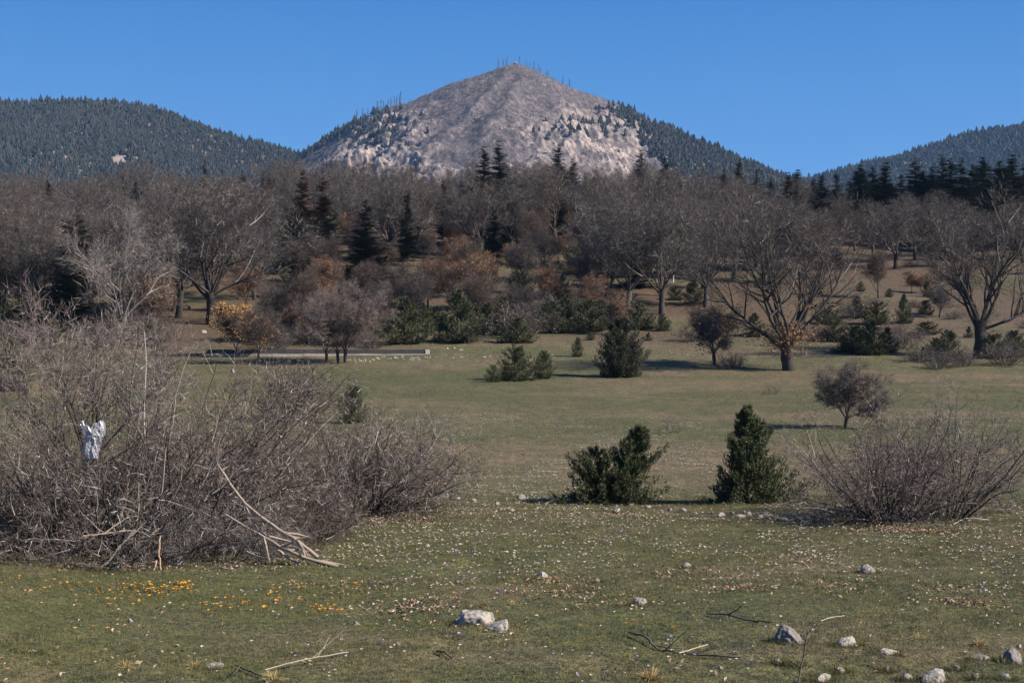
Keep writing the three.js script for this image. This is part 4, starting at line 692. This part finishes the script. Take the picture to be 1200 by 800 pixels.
// ---- dry stalk and straw tufts
function tuft(seed, n, h, col, spread = 0.9) {
  const R = rng(seed), f = new Faces();
  for (let k = 0; k < n; k++) { const a = R() * 6.28, t = Math.pow(R(), 0.7) * spread, d = V(Math.cos(a) * Math.sin(t), Math.cos(t), Math.sin(a) * Math.sin(t)), l = h * rr(R, 0.5, 1.1), b = V(Math.cos(a) * 0.25 * h * R(), -0.01, Math.sin(a) * 0.25 * h * R()), s = bendAway(d, Math.PI / 2, R).multiplyScalar(h * rr(R, 0.015, 0.03)), m = b.clone().addScaledVector(d, l * 0.6), e = m.clone().addScaledVector(V(d.x, d.y - 0.45, d.z).normalize(), l * 0.45), c = tint(col, R, 0.3); f.tri(b.clone().add(s), b.clone().sub(s), m, c); f.tri(m.clone().addScaledVector(s, 0.7), m.clone().addScaledVector(s, -0.7), e, c); f.tri(b.clone().add(s), m, m.clone().addScaledVector(s, 0.7), c); }
  return f.geo();
}
const strawG = [tuft(1, 200, 0.1, [0.36, 0.28, 0.12], 1.3), tuft(2, 240, 0.12, [0.33, 0.24, 0.11], 1.35)];
[[1077, 751, 1], [1148, 757, 0.9], [147, 784, 1.2], [228, 783, 0.9], [320, 798, 1.3], [762, 797, 1.3], [905, 460, 0.9]].forEach(([x, y, s], i) => { if (i > 5) return; const m = meshOf(strawG[i % 2], MVS); m.position.copy(at(x, y)); m.scale.setScalar(s); m.rotation.y = i; put(m, 'straw_tuft', 'straw yellow tuft of dead grass in the foreground turf', 'grass tuft', 'straw tufts in the foreground'); });
[[935, 800, 738, 'dry forked weed stalk standing in front of the dark boulder'], [162, 800, 745, 'thin dry weed stalk rising from the foreground grass'], [197, 800, 772, 'short dry weed stalk near the small grey boulder']].forEach(([x, y, t, l], i) => {
  const p = at(x, y), h = (y - t) / pxPerM(p), R = rng(31 + i), g = new THREE.Group(), tb = new Tubes(), tw = new Tubes(), q = i ? 0.5 : 1;
  const line = [V(0, -0.02, 0), V(0.03, h * 0.3, 0), V(0.06, h * 0.6, 0.01), V(0.09, h, 0)]; tb.add(line, [0.008 * q, 0.007 * q, 0.006 * q, 0.004 * q], 6, [0.14, 0.11, 0.09]); part(g, 'stem', tb.geo(), MV);
  for (let k = 0; k < 7; k++) { const s = rr(R, 0.4, 0.95), b = V(0.09 * s, h * s, 0), d = V(rr(R, -0.6, 1), rr(R, 0.5, 1), rr(R, -0.6, 0.6)).normalize(), e = b.clone().addScaledVector(d, h * rr(R, 0.12, 0.3)); tw.add([b, b.clone().lerp(e, 0.5).add(V(0, 0.01, 0)), e], [0.004 * q, 0.003 * q, 0.005 * q], 4, [0.17, 0.14, 0.12]); } part(g, 'side_stems', tw.geo(), MV);
  g.position.copy(p); put(g, 'dry_stalk', l, 'stalk');
});

// ---------------------------------------------------------------- flowers and turf
function crocus(seed, col, throat, open) {
  const R = rng(seed), f = new Faces(), h = 0.045;
  for (let k = 0; k < 6; k++) {
    const a = k / 6 * 6.283 + R() * 0.2, d = V(Math.cos(a), 0, Math.sin(a)), s = V(-Math.sin(a), 0, Math.cos(a)), o = open * rr(R, 0.8, 1.15), b = V(0, h, 0), m = V(d.x * 0.014 * o, h + 0.018, d.z * 0.014 * o), e = V(d.x * 0.024 * o, h + 0.034 - 0.012 * o, d.z * 0.024 * o), c = tint(col, R, 0.08);
    const m1 = m.clone().addScaledVector(s, 0.008), m2 = m.clone().addScaledVector(s, -0.008); f.tri(b, m1, m2, mixc(c, throat, 0.5)); f.tri(m1, e, m2, c);
  }
  const st = [0.5, 0.5, 0.42]; f.tri(V(-0.002, -0.01, 0), V(0.002, -0.01, 0), V(0, h, 0), st); f.tri(V(0, -0.01, -0.002), V(0, -0.01, 0.002), V(0, h, 0), st);
  for (let k = 0; k < 4; k++) { const a = R() * 6.28; f.tri(V(0.003, 0, 0), V(-0.003, 0, 0.002), V(Math.cos(a) * 0.03, 0.04, Math.sin(a) * 0.03), [0.05, 0.09, 0.03]); }
  return f.geo();
}
{
  const gold = [crocus(1, [0.78, 0.34, 0.015], [0.7, 0.28, 0.01], 1.1), crocus(2, [0.80, 0.38, 0.02], [0.7, 0.28, 0.01], 1.5), crocus(3, [0.72, 0.28, 0.01], [0.6, 0.22, 0.01], 0.8)], R = rng(64);
  const clumps = [[180, 693, 34, 9, 58], [125, 695, 42, 12, 30], [215, 690, 16, 7, 26], [160, 705, 50, 10, 16], [285, 712, 35, 9, 22], [335, 703, 30, 10, 16], [380, 716, 28, 7, 24], [250, 710, 40, 10, 12], [415, 690, 14, 6, 7], [60, 690, 40, 12, 16], [15, 684, 20, 6, 4], [120, 738, 60, 8, 6], [340, 692, 30, 10, 8], [525, 705, 30, 8, 6], [745, 736, 14, 4, 5], [800, 741, 12, 4, 3], [690, 735, 14, 5, 2], [580, 712, 40, 10, 4]];
  for (const [cx, cy, sx, sy, n] of clumps) for (let k = 0; k < n; k++) {
    const u = rr(R, -1, 1) + rr(R, -1, 1), v = rr(R, -1, 1) + rr(R, -1, 1), m = meshOf(gold[k % 3], MLEAF); m.position.copy(at(cx + u * sx * 0.6, cy + v * sy * 0.6)); m.rotation.set(rr(R, -0.25, 0.25), R() * 6, rr(R, -0.25, 0.25)); m.scale.setScalar(rr(R, 0.55, 0.9));
    const wh = cx > 620 ? ['near the crooked fallen branch', 'crocuses near the fallen branch'] : cx > 460 ? ['beside the humped white rock', 'crocuses beside the white rock'] : cx > 240 ? ['in the strewn patch before the dead branches', 'crocuses before the dead branches'] : cy > 730 ? ['straying alone below the dense patch', 'stray crocuses'] : ['in the dense patch before the thorn thicket', 'crocuses in the dense patch'];
    put(m, 'yellow_crocus', 'orange yellow crocus ' + wh[0], 'flower', 'orange ' + wh[1]);
  }
  const white = [], lilac = [], tone = { p: 0 };
  const density = (x, z) => { const d = -z; return sstep(0.38, 0.64, fbm(x * 0.28 + 12, z * 0.16, 4)) * (0.15 + 1.9 * sstep(0.35, 0.8, noise(x * 1.1, z * 0.8))) * (0.08 + 2.0 * Math.exp(-(((d - 26) / 6) ** 2)) * sstep(-6, -1.5, x + (d - 26) * 0.2) + 0.75 * sstep(27, 34, d)) + 0.02; };
  for (let k = 0; k < 130000 && white.length < 26000; k++) {
    const d = Math.sqrt(rr(R, 11 * 11, 66 * 66)), x = rr(R, -0.42, 0.42) * d, z = -d; if (R() > density(x, z)) continue;
    const e = { p: V(x, ground(x, z), z), s: 0.45 + 0.5 * R() * R() + 0.1 * R(), ry: R() * 6, rx: rr(R, -0.3, 0.3), rz: rr(R, -0.3, 0.3), c: [1, 1, 1] };
    const v = rr(R, 0.8, 1); if (R() < (d < 20 ? 0.35 : 0.1)) { e.c = [v * 0.78, v * 0.64, v * 0.98]; lilac.push(e); } else { e.c = [v, v * 0.95, v * 0.93]; white.push(e); }
  }
  scatter(crocus(11, [0.64, 0.59, 0.57], [0.6, 0.5, 0.3], 1.2), MLEAF, white, 'white_crocuses', 'countless small white crocuses sprinkled over the meadow', 'flowers');
  scatter(crocus(12, [0.6, 0.54, 0.62], [0.5, 0.4, 0.5], 0.9), MLEAF, lilac, 'lilac_crocuses', 'scattered lilac crocuses in the foreground turf', 'flowers');
  console.log('flowers', white.length, lilac.length);
}
{
  const R = rng(7), near = [[], []], far = [], leaves = [], blade = [tuft(21, 9, 0.05, [1, 1, 1], 1.1), tuft(22, 11, 0.06, [1, 1, 1], 1.25)], big = tuft(23, 9, 0.1, [1, 1, 1], 1.25);
  const cG = [0.080, 0.090, 0.022], cO = [0.118, 0.106, 0.044], cT = [0.22, 0.165, 0.09];
  const hue = (x, z, d) => { const q = fbm(x * 0.45, z * 0.45 + 40, 3), dry = fbm(x * 0.05 + 452.6, z * 0.12 + 335.8, 4), u = R(); let c = mixc(cG, cO, clamp(patchy(x, z, q) + 0.25 * (u - 0.5), 0, 1)); c = mixc(c, cT, clamp(sstep(0.5, 0.68, dry) * 0.55 + (u > 0.82 ? 0.65 : 0.08) + 0.35 * sstep(0.55, 0.7, fbm(x * 1.1 + 5, z * 1.1, 2)), 0, 0.9)); const b = rr(R, 0.78, 1.28); return [c[0] * b, c[1] * b, c[2] * b]; };
  for (let k = 0; k < 190000; k++) { const d = Math.sqrt(rr(R, 10.5 * 10.5, 33 * 33)), x = rr(R, -0.41, 0.41) * d; near[k % 2].push({ p: V(x, ground(x, -d) - 0.003, -d), s: rr(R, 0.7, 1.35) * (0.75 + 0.7 * fbm(x * 0.9, d * 0.9, 2)), ry: R() * 6.28, c: hue(x, -d, d) }); }
  for (let k = 0; k < 120000; k++) { const d = Math.sqrt(rr(R, 30 * 30, 104 * 104)), x = rr(R, -0.41, 0.41) * d; far.push({ p: V(x, ground(x, -d) - 0.005, -d), s: rr(R, 0.6, 1.3), ry: R() * 6.28, c: hue(x, -d, d) }); }
  for (const [bx, bz, w] of bedded) for (let k = 0; k < 60 + w * 240; k++) { const a = R() * 6.28, q = w * rr(R, 0.75, 1.35) + 0.02, x = bx + Math.cos(a) * q * 1.05, z = bz + Math.sin(a) * q * 0.9; near[k % 2].push({ p: V(x, ground(x, z) - 0.003, z), s: rr(R, 1.0, 2.1), ry: R() * 6.28, c: hue(x, z, -z) }); }
  near.forEach((l, i) => scatter(blade[i], MVS, l, 'grass', 'short grazed green and straw turf of the foreground', 'grass'));
  scatter(big, MVS, far, 'grass', 'olive and straw coloured turf of the middle meadow', 'grass');
  const lf = new Faces(); lf.tri(V(-0.03, 0, 0), V(0, 0.012, 0.018), V(0.034, 0.004, 0), [1, 1, 1]); lf.tri(V(-0.03, 0, 0), V(0.034, 0.004, 0), V(0, 0.016, -0.018), [0.9, 0.9, 0.9]);
  const spots = [[300, 664, 2.6, 0.6, 420], [440, 612, 2.2, 0.9, 900], [90, 664, 1.6, 0.5, 260], [480, 712, 0.9, 0.7, 260], [410, 690, 1.2, 1.0, 200], [1060, 622, 1.1, 0.6, 800], [640, 682, 0.6, 0.6, 140], [690, 700, 0.9, 0.9, 200], [860, 690, 0.7, 0.6, 130], [820, 672, 0.8, 0.7, 130], [990, 690, 0.7, 0.8, 150], [930, 660, 0.8, 1.2, 120], [720, 605, 1.3, 0.5, 260], [1130, 706, 0.5, 0.4, 160], [1105, 690, 0.5, 0.5, 80], [925, 436, 9, 4, 1500], [1140, 424, 10, 4, 1500]];
  const leafAt = (x, z) => { const b = rr(R, 0.6, 1.4), r = R() < 0.3; leaves.push({ p: V(x, ground(x, z) + 0.012 + 0.02 * R(), z), s: rr(R, 0.45, 1.0), ry: R() * 6.28, rx: rr(R, -0.5, 0.5), rz: rr(R, -0.5, 0.5), c: r ? [0.36 * b, 0.27 * b, 0.22 * b] : [0.26 * b, 0.155 * b, 0.10 * b] }); };
  for (const [px, py, sx, sz, n] of spots) { const p = at(px, py); for (let k = 0; k < n; k++) leafAt(p.x + (rr(R, -1, 1) + rr(R, -1, 1)) * sx * 0.5, p.z + (rr(R, -1, 1) + rr(R, -1, 1)) * sz * 0.6); }
  for (let k = 0; k < 60000; k++) { const d = Math.sqrt(rr(R, 11 * 11, 60 * 60)), x = rr(R, -0.41, 0.41) * d; if (R() < sstep(0.5, 0.66, fbm(x * 0.55 + 70, d * 0.4, 3)) * 0.4 + 0.03) leafAt(x, -d); }
  for (let k = 0; k < 26000; k++) { const d = Math.sqrt(rr(R, 104 * 104, 215 * 215)), x = rr(R, -0.41, 0.41) * d; if (R() < sstep(0.4, 0.6, fbm(x * 0.08 + 7, d * 0.08, 3))) { leafAt(x, -d); leaves[leaves.length - 1].s *= 2.6; } }
  scatter(lf.geo(), MLEAF, leaves, 'fallen_leaves', 'brown and pinkish dead leaves littering the turf', 'leaves');
  console.log('turf', leaves.length);
}
// ---- dead trees on the mountain's skyline and the cairn on its summit
{
  const sn = [farSnag(31), farSnag(32), farSnag(33)], R = rng(41);
  const put1 = (px, h0, l, grp) => { const h = h0 * 1.25, x = (px - 600) / F * DM, m = meshOf(sn[Math.floor(R() * 3)], std({ vertexColors: true, color: new THREE.Color(0.11, 0.1, 0.11) })); m.position.set(x, mountainH(x, DM) - 0.3, -DM); m.scale.set(h * 2.6, h, h * 2.6); m.rotation.y = R() * 6; put(m, 'dead_tree', l, 'dead tree', grp); };
  [584, 590, 594, 609, 617, 621, 626, 632, 634, 641, 643, 660, 668].forEach((x) => put1(x, rr(R, 6, 11), 'bare dead tree on the mountain summit ridge', 'dead trees on the summit ridge'));
  [436, 441, 445, 449, 454, 457, 461, 464, 468, 430, 424, 417].forEach((x) => put1(x, rr(R, 8, 14), 'bare dead tree on the shoulder of the mountain skyline', 'dead trees on the mountain shoulder'));
  const c = meshOf(rockGeo(7, 6, [3.2, 2.6, 2.4], 0.4), std({ vertexColors: true, color: new THREE.Color(0.2, 0.18, 0.17) })); c.position.set(SUMX - 1, mountainH(SUMX - 1, DM) + 0.6, -DM); put(c, 'summit_cairn', 'dark rocky knob on the very top of the mountain', 'rock');
}
renderer.render(scene, camera);
